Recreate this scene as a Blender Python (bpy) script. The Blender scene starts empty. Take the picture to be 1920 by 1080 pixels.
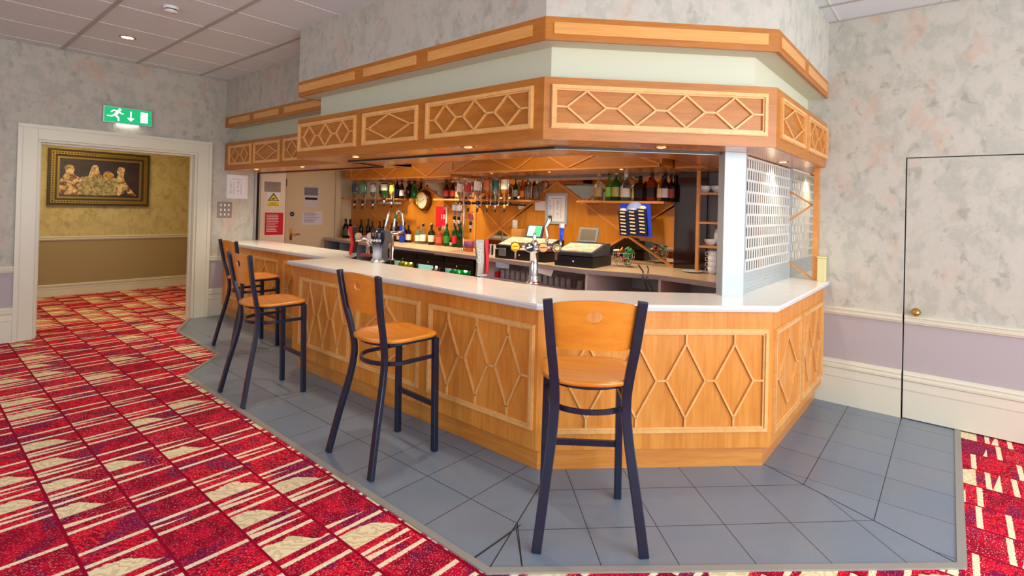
import bpy, bmesh, math, random
from mathutils import Vector, Matrix
import numpy as np
random.seed(7)
C = bpy.context.scene.collection
PI = math.pi
# ------------------------------------------------------------------ camera
CAM = dict(f=982.7, cx=963.55, cy=383.455, yaw=40.0828, pitch=-.3764, roll=-1.4465)
H = 1.59
_a, _p, _r = (math.radians(CAM[k]) for k in ('yaw', 'pitch', 'roll'))
_fw = np.array([math.cos(_a), math.sin(_a), 0]); _rt = np.array([math.sin(_a), -math.cos(_a), 0]); _up = np.array([0, 0, 1.])
cF = _fw*math.cos(_p) - _up*math.sin(_p); _u2 = _up*math.cos(_p) + _fw*math.sin(_p)
cR = _rt*math.cos(_r) - _u2*math.sin(_r); cU = _u2*math.cos(_r) + _rt*math.sin(_r)
cam = bpy.data.cameras.new('camera'); co = bpy.data.objects.new('camera', cam); C.objects.link(co)
cam.sensor_fit = 'HORIZONTAL'; cam.sensor_width = 36; cam.lens = 36*CAM['f']/1920
cam.shift_x = (960-CAM['cx'])/1920; cam.shift_y = (CAM['cy']-540)/1920
cam.clip_start = .05
M = Matrix.Identity(4)
for i in range(3):
    M[i][0] = cR[i]; M[i][1] = cU[i]; M[i][2] = -cF[i]
co.matrix_world = Matrix.Translation((0, 0, H)) @ M
bpy.context.scene.camera = co
# ------------------------------------------------------------------ light
sc = bpy.context.scene
sc.view_settings.view_transform = 'Standard'; sc.view_settings.look = 'None'
sc.view_settings.gamma = 1; sc.view_settings.use_curve_mapping = False
sc.view_settings.exposure = 0.05
W = bpy.data.worlds.new('world'); sc.world = W; W.use_nodes = True
W.node_tree.nodes['Background'].inputs[0].default_value = (.80, .90, 1, 1)
W.node_tree.nodes['Background'].inputs[1].default_value = 1.0

def area(name, loc, target, sx, sy, power, col):
    l = bpy.data.lights.new(name, 'AREA'); l.shape = 'RECTANGLE'; l.size = sx; l.size_y = sy
    l.energy = power; l.color = col
    o = bpy.data.objects.new(name, l); C.objects.link(o); o.location = loc
    o.rotation_euler = (Vector(target)-Vector(loc)).to_track_quat('-Z', 'Z').to_euler()
    return o
area('window_daylight_south', (1.6, -3.40, 1.75), (2.2, 4, 1.3), 5.4, 2.3, 290, (.90, .96, 1))
area('window_daylight_west', (-2.90, 2.6, 1.75), (4, 3.2, 1.2), 6.4, 2.3, 92, (.95, .97, 1))

def spot(name, loc, power, col=(1, .80, .55), ang=110, blend=.9, r=.03, target=None):
    l = bpy.data.lights.new(name, 'SPOT'); l.energy = power; l.color = col
    l.spot_size = math.radians(ang); l.spot_blend = blend; l.shadow_soft_size = r
    o = bpy.data.objects.new(name, l); C.objects.link(o); o.location = loc
    if target: o.rotation_euler = (Vector(target)-Vector(loc)).to_track_quat('-Z', 'Y').to_euler()
    return o

def point(name, loc, power, col, r=.15):
    l = bpy.data.lights.new(name, 'POINT'); l.energy = power; l.color = col; l.shadow_soft_size = r
    o = bpy.data.objects.new(name, l); C.objects.link(o); o.location = loc
    return o

# ------------------------------------------------------------------ helpers
def at(u, v, **k):
    """point where the sight line of photo pixel u, v meets the plane x=, y= or z="""
    d = cF + cR*(u-CAM['cx'])/CAM['f'] - cU*(v-CAM['cy'])/CAM['f']
    (ax, val), = k.items(); i = 'xyz'.index(ax)
    t = (val-(H if i == 2 else 0))/d[i]
    return Vector((d[0]*t, d[1]*t, d[2]*t+H))

class MB:
    def __init__(s): s.v = []; s.f = []; s.m = []; s.sm = []; s.uv = {}
    def add(s, vs, fs, mi=0, smooth=False):
        b = len(s.v); s.v += [tuple(p) for p in vs]
        for f in fs: s.f.append(tuple(b+i for i in f)); s.m.append(mi); s.sm.append(smooth)
        return s
    def box(s, a, b, mi=0, T=None):
        x0, y0, z0 = (min(a[i], b[i]) for i in range(3)); x1, y1, z1 = (max(a[i], b[i]) for i in range(3))
        v = [(x0,y0,z0),(x1,y0,z0),(x1,y1,z0),(x0,y1,z0),(x0,y0,z1),(x1,y0,z1),(x1,y1,z1),(x0,y1,z1)]
        if T: v = [T @ Vector(p) for p in v]
        f = [(0,3,2,1),(4,5,6,7),(0,1,5,4),(1,2,6,5),(2,3,7,6),(3,0,4,7)]
        if T and T.determinant() < 0: f = [q[::-1] for q in f]
        return s.add(v, f, mi)
    def prism(s, poly, z0, z1, mi=0, T=None):
        n = len(poly); ar = sum(poly[i][0]*poly[(i+1)%n][1]-poly[(i+1)%n][0]*poly[i][1] for i in range(n))
        if ar < 0: poly = poly[::-1]
        v = [Vector((p[0], p[1], z0)) for p in poly]+[Vector((p[0], p[1], z1)) for p in poly]
        if T: v = [T @ p for p in v]
        f = [tuple(range(n))[::-1], tuple(range(n, 2*n))]+[(i, (i+1)%n, n+(i+1)%n, n+i) for i in range(n)]
        if T and T.determinant() < 0: f = [q[::-1] for q in f]
        return s.add(v, f, mi)
    def ring(s, outer, inner, z0, z1, mi=0):
        """open strip between two polylines of equal length, extruded in z"""
        for i in range(len(outer)-1):
            s.prism([outer[i], outer[i+1], inner[i+1], inner[i]], z0, z1, mi)
        return s
    def lathe(s, prof, n=16, T=None, mi=0, smooth=True, cap=True):
        v = []; f = []
        for r, z in prof:
            for k in range(n): a = 2*PI*k/n; v.append(Vector((r*math.cos(a), r*math.sin(a), z)))
        if T: v = [T @ p for p in v]
        m = len(prof)
        for j in range(m-1):
            for k in range(n): f.append((j*n+k, j*n+(k+1)%n, (j+1)*n+(k+1)%n, (j+1)*n+k))
        if cap: f.append(tuple(range(n))[::-1]); f.append(tuple((m-1)*n+k for k in range(n)))
        return s.add(v, f, mi, smooth)
    def tube(s, pts, r, n=8, mi=0, closed=False, smooth=True, flat=None):
        """swept section; flat=(w,h) gives a rectangular bar (w across, h up)"""
        pts = [Vector(p) for p in pts]; m = len(pts); rs = r if isinstance(r, (list, tuple)) else [r]*m
        v = []; f = []; prev = None
        for i, p in enumerate(pts):
            a = pts[(i-1) % m] if (closed or i > 0) else p; b = pts[(i+1) % m] if (closed or i < m-1) else p
            t = (b-a).normalized()
            if prev is None:
                ref = Vector((0,0,1)) if abs(t.z) < .9 else Vector((1,0,0))
            else: ref = prev
            n1 = (ref-t*ref.dot(t)).normalized(); n2 = t.cross(n1); prev = n1
            if flat:
                w, h = flat
                for cx, cy in ((-.5,-.5),(.5,-.5),(.5,.5),(-.5,.5)): v.append(p+n2*cx*w+n1*cy*h)
            else:
                for k in range(n): q = 2*PI*k/n; v.append(p+n1*math.cos(q)*rs[i]+n2*math.sin(q)*rs[i])
        nn = 4 if flat else n
        for i in range(m if closed else m-1):
            j = (i+1) % m
            for k in range(nn): f.append((i*nn+k, i*nn+(k+1)%nn, j*nn+(k+1)%nn, j*nn+k)[::-1])
        if not closed: f.append(tuple(range(nn))); f.append(tuple((m-1)*nn+k for k in range(nn))[::-1])
        return s.add(v, f, mi, smooth and not flat)
    def build(s, name, mats, parent=None, bevel=0, loc=None, fix=False):
        me = bpy.data.meshes.new(name)
        vs = s.v
        if loc is not None: vs = [(p[0]-loc[0], p[1]-loc[1], p[2]-loc[2]) for p in s.v]
        me.from_pydata(vs, [], s.f); me.update()
        for mt in (mats if isinstance(mats, (list, tuple)) else [mats]): me.materials.append(mt)
        me.polygons.foreach_set('material_index', s.m); me.polygons.foreach_set('use_smooth', s.sm)
        if fix:
            bm = bmesh.new(); bm.from_mesh(me); bmesh.ops.recalc_face_normals(bm, faces=bm.faces); bm.to_mesh(me); bm.free()
        o = bpy.data.objects.new(name, me); C.objects.link(o)
        if loc is not None: o.location = loc
        if parent: o.parent = parent
        if bevel:
            b = o.modifiers.new('bevel', 'BEVEL'); b.width = bevel; b.segments = 2; b.limit_method = 'ANGLE'; b.angle_limit = .6
        return o

def tag(o, label=None, cat=None, group=None, kind=None):
    if label: o['label'] = label
    if cat: o['category'] = cat
    if group: o['group'] = group
    if kind: o['kind'] = kind
    return o
def struct(o, label=None): o['kind'] = 'structure'; return tag(o, label) if label else o
def thing(name, label, cat, loc=(0,0,0), rz=0, group=None):
    o = bpy.data.objects.new(name, None); C.objects.link(o); o.location = loc; o.rotation_euler = (0,0,rz)
    o.empty_display_size = .1
    return tag(o, label, cat, group)
def copy_tree(o, parent=None):
    c = o.copy(); C.objects.link(c)
    if parent: c.parent = parent
    for ch in list(o.children): copy_tree(ch, c)
    return c
def TR(x, y, z, rz=0): return Matrix.Translation((x, y, z)) @ Matrix.Rotation(rz, 4, 'Z')
def frame(o, e, n, up=(0,0,1)):
    """matrix with local x along e, y along up, z along the outward normal n"""
    m = Matrix.Identity(4)
    for i in range(3): m[i][0] = e[i]; m[i][1] = up[i]; m[i][2] = n[i]; m[i][3] = o[i]
    return m
def text(s, size, T, mat, parent, name='lettering', depth=.001, align='CENTER', shear=0, xscale=1):
    cu = bpy.data.curves.new('t', 'FONT'); cu.body = s; cu.size = size; cu.extrude = depth; cu.align_x = align; cu.align_y = 'CENTER'; cu.shear = shear
    cu.resolution_u = 3
    to = bpy.data.objects.new('t', cu); C.objects.link(to)
    bpy.context.view_layer.update()
    me = bpy.data.meshes.new_from_object(to.evaluated_get(bpy.context.evaluated_depsgraph_get()))
    bpy.data.objects.remove(to)
    me.transform(Matrix.Diagonal((xscale, 1, 1, 1))); me.transform(T); me.materials.clear(); me.materials.append(mat)
    o = bpy.data.objects.new(name, me); C.objects.link(o); o.parent = parent
    return o

# ------------------------------------------------------------------ materials
def srgb(*c):
    return tuple(((x/255)/12.92 if x/255 <= .04045 else ((x/255+.055)/1.055)**2.4) for x in c)+(1,)
def mat(name, col, rough=.5, metal=0, emit=0, trans=0, coat=0, ior=1.45, spec=.5):
    m = bpy.data.materials.new(name); m.use_nodes = True; b = m.node_tree.nodes['Principled BSDF']
    b.inputs['Base Color'].default_value = col; b.inputs['Roughness'].default_value = rough; b.inputs['Metallic'].default_value = metal
    b.inputs['IOR'].default_value = ior; b.inputs['Specular IOR Level'].default_value = spec
    if emit: b.inputs['Emission Color'].default_value = col; b.inputs['Emission Strength'].default_value = emit
    if trans: b.inputs['Transmission Weight'].default_value = trans
    if coat: b.inputs['Coat Weight'].default_value = coat; b.inputs['Coat Roughness'].default_value = .08
    # small procedural roughness variation keeps every surface node-based
    nt = m.node_tree; no = nt.nodes.new('ShaderNodeTexNoise'); no.inputs['Scale'].default_value = 14
    mr = nt.nodes.new('ShaderNodeMapRange'); mr.inputs['To Min'].default_value = max(0, rough-.03); mr.inputs['To Max'].default_value = min(1, rough+.05)
    nt.links.new(no.outputs['Fac'], mr.inputs['Value']); nt.links.new(mr.outputs[0], b.inputs['Roughness'])
    return m
class NT:
    def __init__(s, name):
        s.m = bpy.data.materials.new(name); s.m.use_nodes = True; s.nt = s.m.node_tree; s.b = s.nt.nodes['Principled BSDF']
    def n(s, t, **k):
        o = s.nt.nodes.new('ShaderNode'+t)
        for a, v in k.items(): setattr(o, a, v)
        return o
    def l(s, a, b): s.nt.links.new(a, b)
    def math(s, op, a, b=None, c=None):
        o = s.n('Math', operation=op)
        for i, x in enumerate((a, b, c)):
            if x is None: continue
            if isinstance(x, (int, float)): o.inputs[i].default_value = x
            else: s.l(x, o.inputs[i])
        return o.outputs[0]
    def mix(s, f, a, b):
        o = s.n('Mix', data_type='RGBA')
        for sock, x in ((o.inputs[0], f), (o.inputs[6], a), (o.inputs[7], b)):
            if isinstance(x, (int, float)): sock.default_value = x
            elif isinstance(x, tuple): sock.default_value = x
            else: s.l(x, sock)
        return o.outputs[2]
    def noise(s, vec, scale, detail=2, rough=.5, dist=0):
        o = s.n('TexNoise'); o.inputs['Scale'].default_value = scale; o.inputs['Detail'].default_value = detail
        o.inputs['Roughness'].default_value = rough; o.inputs['Distortion'].default_value = dist
        if vec is not None: s.l(vec, o.inputs['Vector'])
        return o.outputs['Fac']
    def ramp(s, f, lo, hi):
        o = s.n('MapRange'); o.interpolation_type = 'SMOOTHSTEP'; o.inputs['From Min'].default_value = lo; o.inputs['From Max'].default_value = hi
        s.l(f, o.inputs['Value']); return o.outputs[0]
    def pos(s, scale=(1,1,1), loc=(0,0,0)):
        g = s.n('NewGeometry'); mp = s.n('Mapping'); mp.inputs['Scale'].default_value = scale; mp.inputs['Location'].default_value = loc
        s.l(g.outputs['Position'], mp.inputs['Vector']); return mp.outputs[0]
    def bump(s, h, dist=.002, strength=.5):
        o = s.n('Bump'); o.inputs['Distance'].default_value = dist; o.inputs['Strength'].default_value = strength
        s.l(h, o.inputs['Height']); s.l(o.outputs[0], s.b.inputs['Normal'])

def wood(name, c1, c2, scale=(1,1,1), rough=.32, coat=.25, bands=0):
    w = NT(name); tc = w.n('TexCoord'); mp = w.n('Mapping'); mp.inputs['Scale'].default_value = scale
    w.l(tc.outputs['Object'], mp.inputs['Vector']); v = mp.outputs[0]
    a = w.noise(v, 6, 5, .6, .3); b = w.noise(v, 1.3, 2, .5)
    f = w.math('ADD', w.math('MULTIPLY', a, .6), w.math('MULTIPLY', b, .5))
    col = w.mix(w.ramp(f, .38, .72), c1, c2)
    w.l(col, w.b.inputs['Base Color']); w.b.inputs['Roughness'].default_value = rough
    w.b.inputs['Coat Weight'].default_value = coat; w.b.inputs['Coat Roughness'].default_value = .15
    return w.m
V1, V2 = srgb(196, 122, 52), srgb(216, 146, 74)
wood_h = wood('veneer_grain_along', srgb(198, 120, 42), srgb(216, 144, 60), (.8, .8, 14))
wood_v = wood('veneer_grain_upright', srgb(204, 124, 38), srgb(222, 150, 60), (9, 9, .7), .4, .08)
wood_f = wood('fascia_veneer', srgb(170, 100, 20), srgb(188, 118, 34), (1.2, 1.2, 16), .4, .1)
wood_soffit = wood('polished_soffit_veneer', srgb(192, 122, 48), srgb(208, 140, 62), (3, 3, 3), .24, .25)
wood_mould = wood('pale_moulding_wood', srgb(222, 164, 92), srgb(234, 184, 116), (6, 6, 6), .35)
wood_inset = wood('pale_band_veneer', srgb(216, 152, 76), srgb(228, 168, 92), (1, 1, 16), .35)
wood_back = wood('orange_back_panel', srgb(184, 114, 26), srgb(200, 130, 36), (5, 5, .8), .3)
wood_strip = wood('back_bar_strip', srgb(206, 132, 58), srgb(218, 146, 72), (6, 6, 6), .35)
wood_seat = wood('stool_plywood', srgb(208, 124, 30), srgb(222, 142, 44), (9, .8, 6), .25, .25)

def wallpaper(name, base, green, dark, pink, sc_=1):
    w = NT(name); v = w.pos((sc_, sc_, sc_*.75))
    n1 = w.noise(v, 8.5, 4, .62, .25); n2 = w.noise(w.pos((sc_, sc_, sc_*.75), (7, 3, 1)), 10, 3, .6, .35)
    n3 = w.noise(w.pos((sc_, sc_, sc_*.6), (1, 9, 4)), 5.2, 3, .5, .2); n4 = w.noise(v, 26, 3, .6)
    c = w.mix(w.math('MULTIPLY', w.ramp(n1, .44, .62), .6), base, green)
    c = w.mix(w.math('MULTIPLY', w.ramp(n2, .56, .70), .5), c, dark)
    c = w.mix(w.math('MULTIPLY', w.ramp(n3, .58, .70), .55), c, pink)
    c = w.mix(w.math('MULTIPLY', w.ramp(n4, .4, .7), .18), c, tuple(min(1, x*1.25) for x in base[:3])+(1,))
    w.l(c, w.b.inputs['Base Color']); w.b.inputs['Roughness'].default_value = .75
    w.bump(n4, .002, .2)
    return w.m
paper = wallpaper('mottled_wallpaper', srgb(190, 187, 176), srgb(164, 167, 156), srgb(134, 136, 120), srgb(198, 166, 148))
paper_hall = wallpaper('hall_wallpaper', srgb(196, 180, 128), srgb(170, 154, 102), srgb(146, 128, 82), srgb(196, 158, 112))
lilac = mat('lilac_grey_wall', srgb(176, 168, 172), .7)
tan_wall = mat('tan_hall_dado', srgb(160, 142, 104), .7)
cream = mat('cream_gloss_paint', srgb(218, 216, 198), .3)
cream_door = mat('cream_door_paint', srgb(222, 204, 168), .4)
cove_m = mat('pale_green_cove', srgb(208, 210, 186), .6)
tile_ceil = mat('ceiling_tile', srgb(212, 222, 226), .9)
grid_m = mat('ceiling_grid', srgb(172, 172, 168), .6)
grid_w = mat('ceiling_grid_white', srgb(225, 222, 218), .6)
white_top = mat('white_worktop', srgb(236, 238, 236), .2, coat=.15)
white_edge = mat('worktop_moulding', srgb(220, 222, 224), .3)
white_mel = mat('white_melamine', srgb(228, 222, 222), .5)
grey_top = mat('back_counter_laminate', srgb(206, 180, 146), .3)
grey_edge = mat('back_counter_edge', srgb(168, 160, 158), .4)
navy = mat('dark_navy_metal', srgb(32, 40, 62), .30, metal=.3, coat=.2)
black = mat('black_plastic', srgb(22, 22, 25), .35)
blackm = mat('black_matt', srgb(14, 14, 15), .7)
dark = mat('dark_void', srgb(26, 22, 20), .9)
char = mat('charcoal_plastic', srgb(58, 62, 72), .4)
grey = mat('grey_plastic', srgb(120, 122, 124), .4)
chrome = mat('chrome', srgb(228, 228, 230), .09, metal=1)
steel = mat('brushed_steel', srgb(186, 190, 194), .35, metal=.9)
alu = mat('white_aluminium', srgb(178, 188, 192), .35, metal=.2)
brass = mat('brass', srgb(206, 164, 84), .18, metal=1)
brass_pale = mat('pale_brass', srgb(222, 214, 160), .3, metal=.4)
gold = mat('antique_gold', srgb(140, 112, 52), .4, metal=.6)
gold_dark = mat('dark_gold', srgb(74, 60, 34), .5, metal=.5)
mirror = mat('mirror', srgb(205, 196, 184), .02, metal=1)
glass = mat('clear_glass', (1, 1, 1, 1), .02, trans=1)
white = mat('white_paper', srgb(232, 232, 236), .6)
white_pl = mat('white_plastic', srgb(230, 230, 228), .4)
red = mat('red_print', srgb(206, 24, 36), .45)
blue = mat('blue_print', srgb(30, 60, 190), .35)
navyp = mat('navy_print', srgb(18, 22, 58), .4)
yellow = mat('yellow_print', srgb(244, 206, 30), .45)
ink = mat('black_ink', srgb(30, 30, 34), .6)
inkg = mat('grey_ink', srgb(120, 122, 132), .6)
green = mat('green_print', srgb(24, 120, 60), .4)
orange = mat('orange_print', srgb(232, 116, 44), .4)
china = mat('white_china', srgb(226, 228, 232), .2, coat=.4)
lamp_w = mat('warm_lamp', (1, .80, .50, 1), .5, emit=9)
lamp_c = mat('cool_lamp', (.8, .92, 1, 1), .5, emit=9)
cooler = mat('lit_fridge_lining', srgb(176, 205, 190), .5, emit=.3)
exit_g = mat('exit_green', srgb(10, 160, 100), .5, emit=1.0)
exit_w = mat('exit_white', srgb(240, 248, 235), .5, emit=1.2)
screen = mat('lit_screen', srgb(150, 230, 220), .4, emit=.7)
screen_g = mat('lit_screen_green', srgb(60, 210, 110), .4, emit=.7)
screen_off = mat('unlit_screen', srgb(108, 98, 86), .2)
plywall = mat('grey_side_wall', srgb(104, 102, 106), .6)

# floor carpet (uv: u across the columns, v along them)
def carpet():
    w = NT('patterned_carpet'); uvn = w.n('UVMap'); uvn.uv_map = 'UVMap'; sp = w.n('SeparateXYZ'); w.l(uvn.outputs[0], sp.inputs[0])
    X, Y = sp.outputs[0], sp.outputs[1]
    st_ = w.n('Mapping'); st_.inputs['Scale'].default_value = (.55, 1, 1); w.l(uvn.outputs[0], st_.inputs['Vector'])
    n_fine = w.noise(st_.outputs[0], 170, 2, .5); n_mid = w.noise(uvn.outputs[0], 10, 3, .6, .6)
    u = w.math('DIVIDE', X, .28); cu = w.math('FLOOR', u); fu = w.math('FRACT', u)
    wn = w.n('TexWhiteNoise', noise_dimensions='1D'); w.l(cu, wn.inputs['W'])
    v = w.math('ADD', w.math('DIVIDE', Y, .345), wn.outputs['Value'])
    cv = w.math('FLOOR', v); fv = w.math('FRACT', v)
    h = w.n('TexWhiteNoise', noise_dimensions='2D'); cb = w.n('CombineXYZ'); w.l(cu, cb.inputs[0]); w.l(cv, cb.inputs[1]); w.l(cb.outputs[0], h.inputs['Vector'])
    hs = w.n('SeparateColor'); w.l(h.outputs['Color'], hs.inputs[0]); h1, h2, h3 = hs.outputs
    edge = w.math('MULTIPLY', w.math('SUBTRACT', n_fine, .5), .035)
    fe = w.math('ADD', fv, edge)
    def band(a, b):
        return w.math('MULTIPLY', w.math('GREATER_THAN', fe, a), w.math('LESS_THAN', fe, b))
    gap = w.math('MULTIPLY', w.math('GREATER_THAN', fu, .03), w.math('LESS_THAN', fu, .98))
    # tapering sliver: thick at the left of the column, gone at the right
    sl_top = w.math('ADD', .27, w.math('MULTIPLY', w.math('SUBTRACT', w.math('ADD', .55, w.math('MULTIPLY', h2, .5)), fu), .12))
    s1 = band(.05, .125); s2 = w.math('MULTIPLY', w.math('MULTIPLY', w.math('GREATER_THAN', fe, .27), w.math('LESS_THAN', fe, sl_top)), w.math('GREATER_THAN', h3, .2))
    s3 = w.math('MULTIPLY', band(.40, .475), w.math('GREATER_THAN', h1, .18))
    stripes = w.math('MAXIMUM', w.math('MAXIMUM', s1, s2), s3)
    wob = w.math('MULTIPLY', w.math('SUBTRACT', n_mid, .5), .22)
    top = w.math('ADD', w.math('ADD', .61, wob), w.math('MULTIPLY', w.ramp(w.math('SUBTRACT', w.math('ADD', .75, w.math('MULTIPLY', h1, .4)), fu), .05, .5), .36))
    wedge = w.math('MULTIPLY', w.math('MULTIPLY', w.math('GREATER_THAN', fv, .60), w.math('LESS_THAN', fv, top)), w.math('GREATER_THAN', h2, .60))
    spk = w.ramp(n_fine, .60, .645); spk2 = w.ramp(n_fine, .36, .40)
    wv = w.n('TexWave', wave_type='BANDS', bands_direction='DIAGONAL'); wv.inputs['Scale'].default_value = 11; wv.inputs['Distortion'].default_value = 14; wv.inputs['Detail'].default_value = 2
    wv.inputs['Detail Scale'].default_value = 1.2; w.l(uvn.outputs[0], wv.inputs['Vector'])
    redc = w.mix(w.ramp(n_mid, .40, .60), srgb(150, 4, 40), srgb(204, 10, 52))
    redc = w.mix(w.math('MULTIPLY', w.ramp(wv.outputs['Fac'], .55, .9), w.math('GREATER_THAN', h1, .5)), redc, srgb(236, 26, 50))
    redc = w.mix(w.math('MULTIPLY', w.ramp(w.noise(uvn.outputs[0], 4.2, 2), .55, .60), .75), redc, srgb(122, 20, 74))
    redc = w.mix(w.math('MULTIPLY', spk, w.math('ADD', .35, w.math('MULTIPLY', h3, .5))), redc, srgb(250, 196, 190))
    crm = w.mix(w.math('MULTIPLY', w.ramp(wv.outputs['Fac'], .4, .7), .55), srgb(248, 230, 186), srgb(204, 180, 140))
    crm_s = w.mix(w.math('MULTIPLY', w.math('SUBTRACT', 1, spk2), .8), srgb(252, 236, 200), srgb(200, 60, 70))
    c = w.mix(w.math('MULTIPLY', stripes, gap), redc, crm_s)
    c = w.mix(w.math('MULTIPLY', wedge, gap), c, crm)
    c = w.mix(w.math('SUBTRACT', 1, gap), c, srgb(150, 6, 46))
    w.l(c, w.b.inputs['Base Color']); w.b.inputs['Roughness'].default_value = .95; w.b.inputs['Specular IOR Level'].default_value = .1
    w.bump(n_fine, .003, .5)
    return w.m
carpet_m = carpet()
def tiles():
    w = NT('slate_grey_tile'); uvn = w.n('UVMap'); uvn.uv_map = 'UVMap'; sp = w.n('SeparateXYZ'); w.l(uvn.outputs[0], sp.inputs[0])
    def line(x, p):
        f = w.math('FRACT', w.math('DIVIDE', x, p)); d = w.math('MINIMUM', f, w.math('SUBTRACT', 1, f)); return w.math('LESS_THAN', d, .0022/p)
    g = w.math('MAXIMUM', line(sp.outputs[0], .355), line(sp.outputs[1], .358))
    n = w.noise(uvn.outputs[0], 160, 2); n2 = w.noise(uvn.outputs[0], 2.2, 4, .6)
    def cell(x): return w.math('FLOOR', w.math('DIVIDE', x, .356))
    cb = w.n('CombineXYZ'); w.l(cell(sp.outputs[0]), cb.inputs[0]); w.l(cell(sp.outputs[1]), cb.inputs[1])
    wn = w.n('TexWhiteNoise', noise_dimensions='2D'); w.l(cb.outputs[0], wn.inputs['Vector'])
    c = w.mix(n, srgb(108, 124, 142), srgb(130, 146, 164)); c = w.mix(w.math('MULTIPLY', w.ramp(n2, .4, .7), .35), c, srgb(140, 142, 146))
    c = w.mix(w.math('MULTIPLY', wn.outputs['Value'], .22), c, srgb(100, 114, 132))
    c = w.mix(g, c, srgb(34, 34, 38)); w.l(c, w.b.inputs['Base Color'])
    w.b.inputs['Roughness'].default_value = .34; w.bump(w.math('SUBTRACT', 1, g), .002, .6)
    return w.m
tile_m = tiles()
trim_m = mat('grey_edge_strip', srgb(150, 148, 142), .5)
def painting():
    w = NT('painted_canvas'); tc = w.n('TexCoord'); v = tc.outputs['Object']
    n = w.noise(v, 5, 5, .7, 1.2); c = w.mix(w.ramp(n, .3, .8), srgb(34, 20, 22), srgb(70, 40, 32)); w.l(c, w.b.inputs['Base Color'])
    w.b.inputs['Roughness'].default_value = .4; return w.m
def mottled(name, a, b, scale=20, rough=.5):
    w = NT(name); tc = w.n('TexCoord'); n = w.noise(tc.outputs['Object'], scale, 4, .7, .8)
    w.l(w.mix(w.ramp(n, .38, .62), a, b), w.b.inputs['Base Color']); w.b.inputs['Roughness'].default_value = rough; return w.m
canvas_m = painting()
fig_m = mottled('painted_figures', srgb(104, 52, 30), srgb(232, 200, 140), 14)
cloth_m = mottled('painted_cloth', srgb(120, 104, 60), srgb(190, 176, 116), 18)

# ------------------------------------------------------------------ plan
XR, XB, YL, ZC = 5.213, 5.40, 7.807, 3.268
ZBC_ = 1.03
F1, F2 = (2.515, 4.868), (2.515, 1.901)
F3, F4 = (3.554, .862), (XR, .862)
T8 = math.tan(math.radians(22.5))
def line_pts(d, left=None, right=None):
    """bar outline A-B-C offset outward by d (negative: inward)"""
    return [(F1[0]-d, F1[1] if left is None else left), (F2[0]-d, F2[1]-T8*d), (F3[0]-T8*d, F3[1]-d), (XR if right is None else right, F3[1]-d)]
XC = 2.987   # recess face
faces = {
 'A': (Vector((F1[0], F1[1], 0)), Vector((0,-1,0)), Vector((-1,0,0))),
 'B': (Vector((F2[0], F2[1], 0)), Vector((.70711,-.70711,0)), Vector((-.70711,-.70711,0))),
 'C': (Vector((F3[0], F3[1], 0)), Vector((1,0,0)), Vector((0,-1,0))),
 'R': (Vector((XC, YL, 0)), Vector((0,-1,0)), Vector((-1,0,0)))}
def FT(k, off=0):
    o, e, n = faces[k]; return frame(o+n*off, e, n)

area('aisle_fill_near', (4.05, 3.3, 2.375), (4.3, 3.3, 0), .5, .9, 13, (1, .84, .62))  # added unseen fill lights over the aisle, brightening cupboards and back bar
area('aisle_fill_far', (4.15, 5.9, 2.375), (4.4, 5.9, 0), .5, .9, 13, (1, .84, .62))  # far one, likewise added as unseen fill
# ------------------------------------------------------------------ floor, walls, ceiling
def uv_plane(name, polys, z, mt, uvf, top=None):
    me = bpy.data.meshes.new(name); vs = []; fs = []; uvs = []
    for poly, uf in zip(polys, uvf):
        ar = sum(poly[i][0]*poly[(i+1)%len(poly)][1]-poly[(i+1)%len(poly)][0]*poly[i][1] for i in range(len(poly)))
        if ar < 0: poly = poly[::-1]
        b = len(vs); n = len(poly); vs += [(p[0], p[1], z) for p in poly]; fs.append(tuple(range(b, b+n))); uvs += [uf(*p) for p in poly]
    me.from_pydata(vs, [], fs); me.update(); l = me.uv_layers.new(name='UVMap')
    for poly in me.polygons:
        for li in poly.loop_indices: l.data[li].uv = uvs[me.loops[li].vertex_index]
    me.materials.append(mt); o = bpy.data.objects.new(name, me); C.objects.link(o); return struct(o)
uv_plane('floor', [[(-3, -3.5), (XR+.1, -3.5), (XR+.1, 12), (-3, 12)]], 0, carpet_m, [lambda x, y: (x, y)])
floor2 = uv_plane('floor', [[(XR, -.2), (7, -.2), (7, 9), (XR, 9)]], -.0, mat('dark_bar_floor', srgb(60, 52, 46), .6), [lambda x, y: (x, y)])
# tile apron: three strips with mitred corners
r2 = .70711
P = dict(a0=(2.60, YL), a1=(2.257, 7.16), a2=(2.213, 5.784), a3=(1.75, 5.29), o1=(1.71, 1.535), o2=(3.19, -.05), o3=(XR, -.04),
         i1=(2.80, 1.93), i2=(3.665, 1.05), i3=(XR, 1.05), ia=(2.62, YL))
ZT = .004
uv_plane('floor', [[P['a0'], P['a1'], P['a2'], P['a3'], P['o1'], P['i1'], (3.2, 2.2), (3.2, YL)],
                   [P['o1'], P['o2'], P['i2'], P['i1']], [P['o2'], P['o3'], P['i3'], P['i2']]], ZT, tile_m,
         [lambda x, y: (y-1.99+.355*20, x-2.062+.358*20), lambda x, y: ((x-y)*r2-.985+.355*20, (x+y)*r2-2.577+.358*20), lambda x, y: (x-4.30+.355*20, y-.30+.358*20)])
grout = mat('dark_grout', srgb(34, 34, 38), .8)
g = MB()
for a, b in ((P['i1'], P['o1']), (P['i2'], P['o2']), ((2.062, 1.66), (1.80, 1.41)), ((2.062, 1.64), (1.71, 1.64))):
    g.tube([(a[0], a[1], ZT+.0005), (b[0], b[1], ZT+.0005)], 0, flat=(.0045, .001))
struct(g.build('trim_1', grout, fix=True))
g = MB()
ol = [P['a0'], P['a1'], P['a2'], P['a3'], P['o1'], P['o2'], P['o3']]
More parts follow.
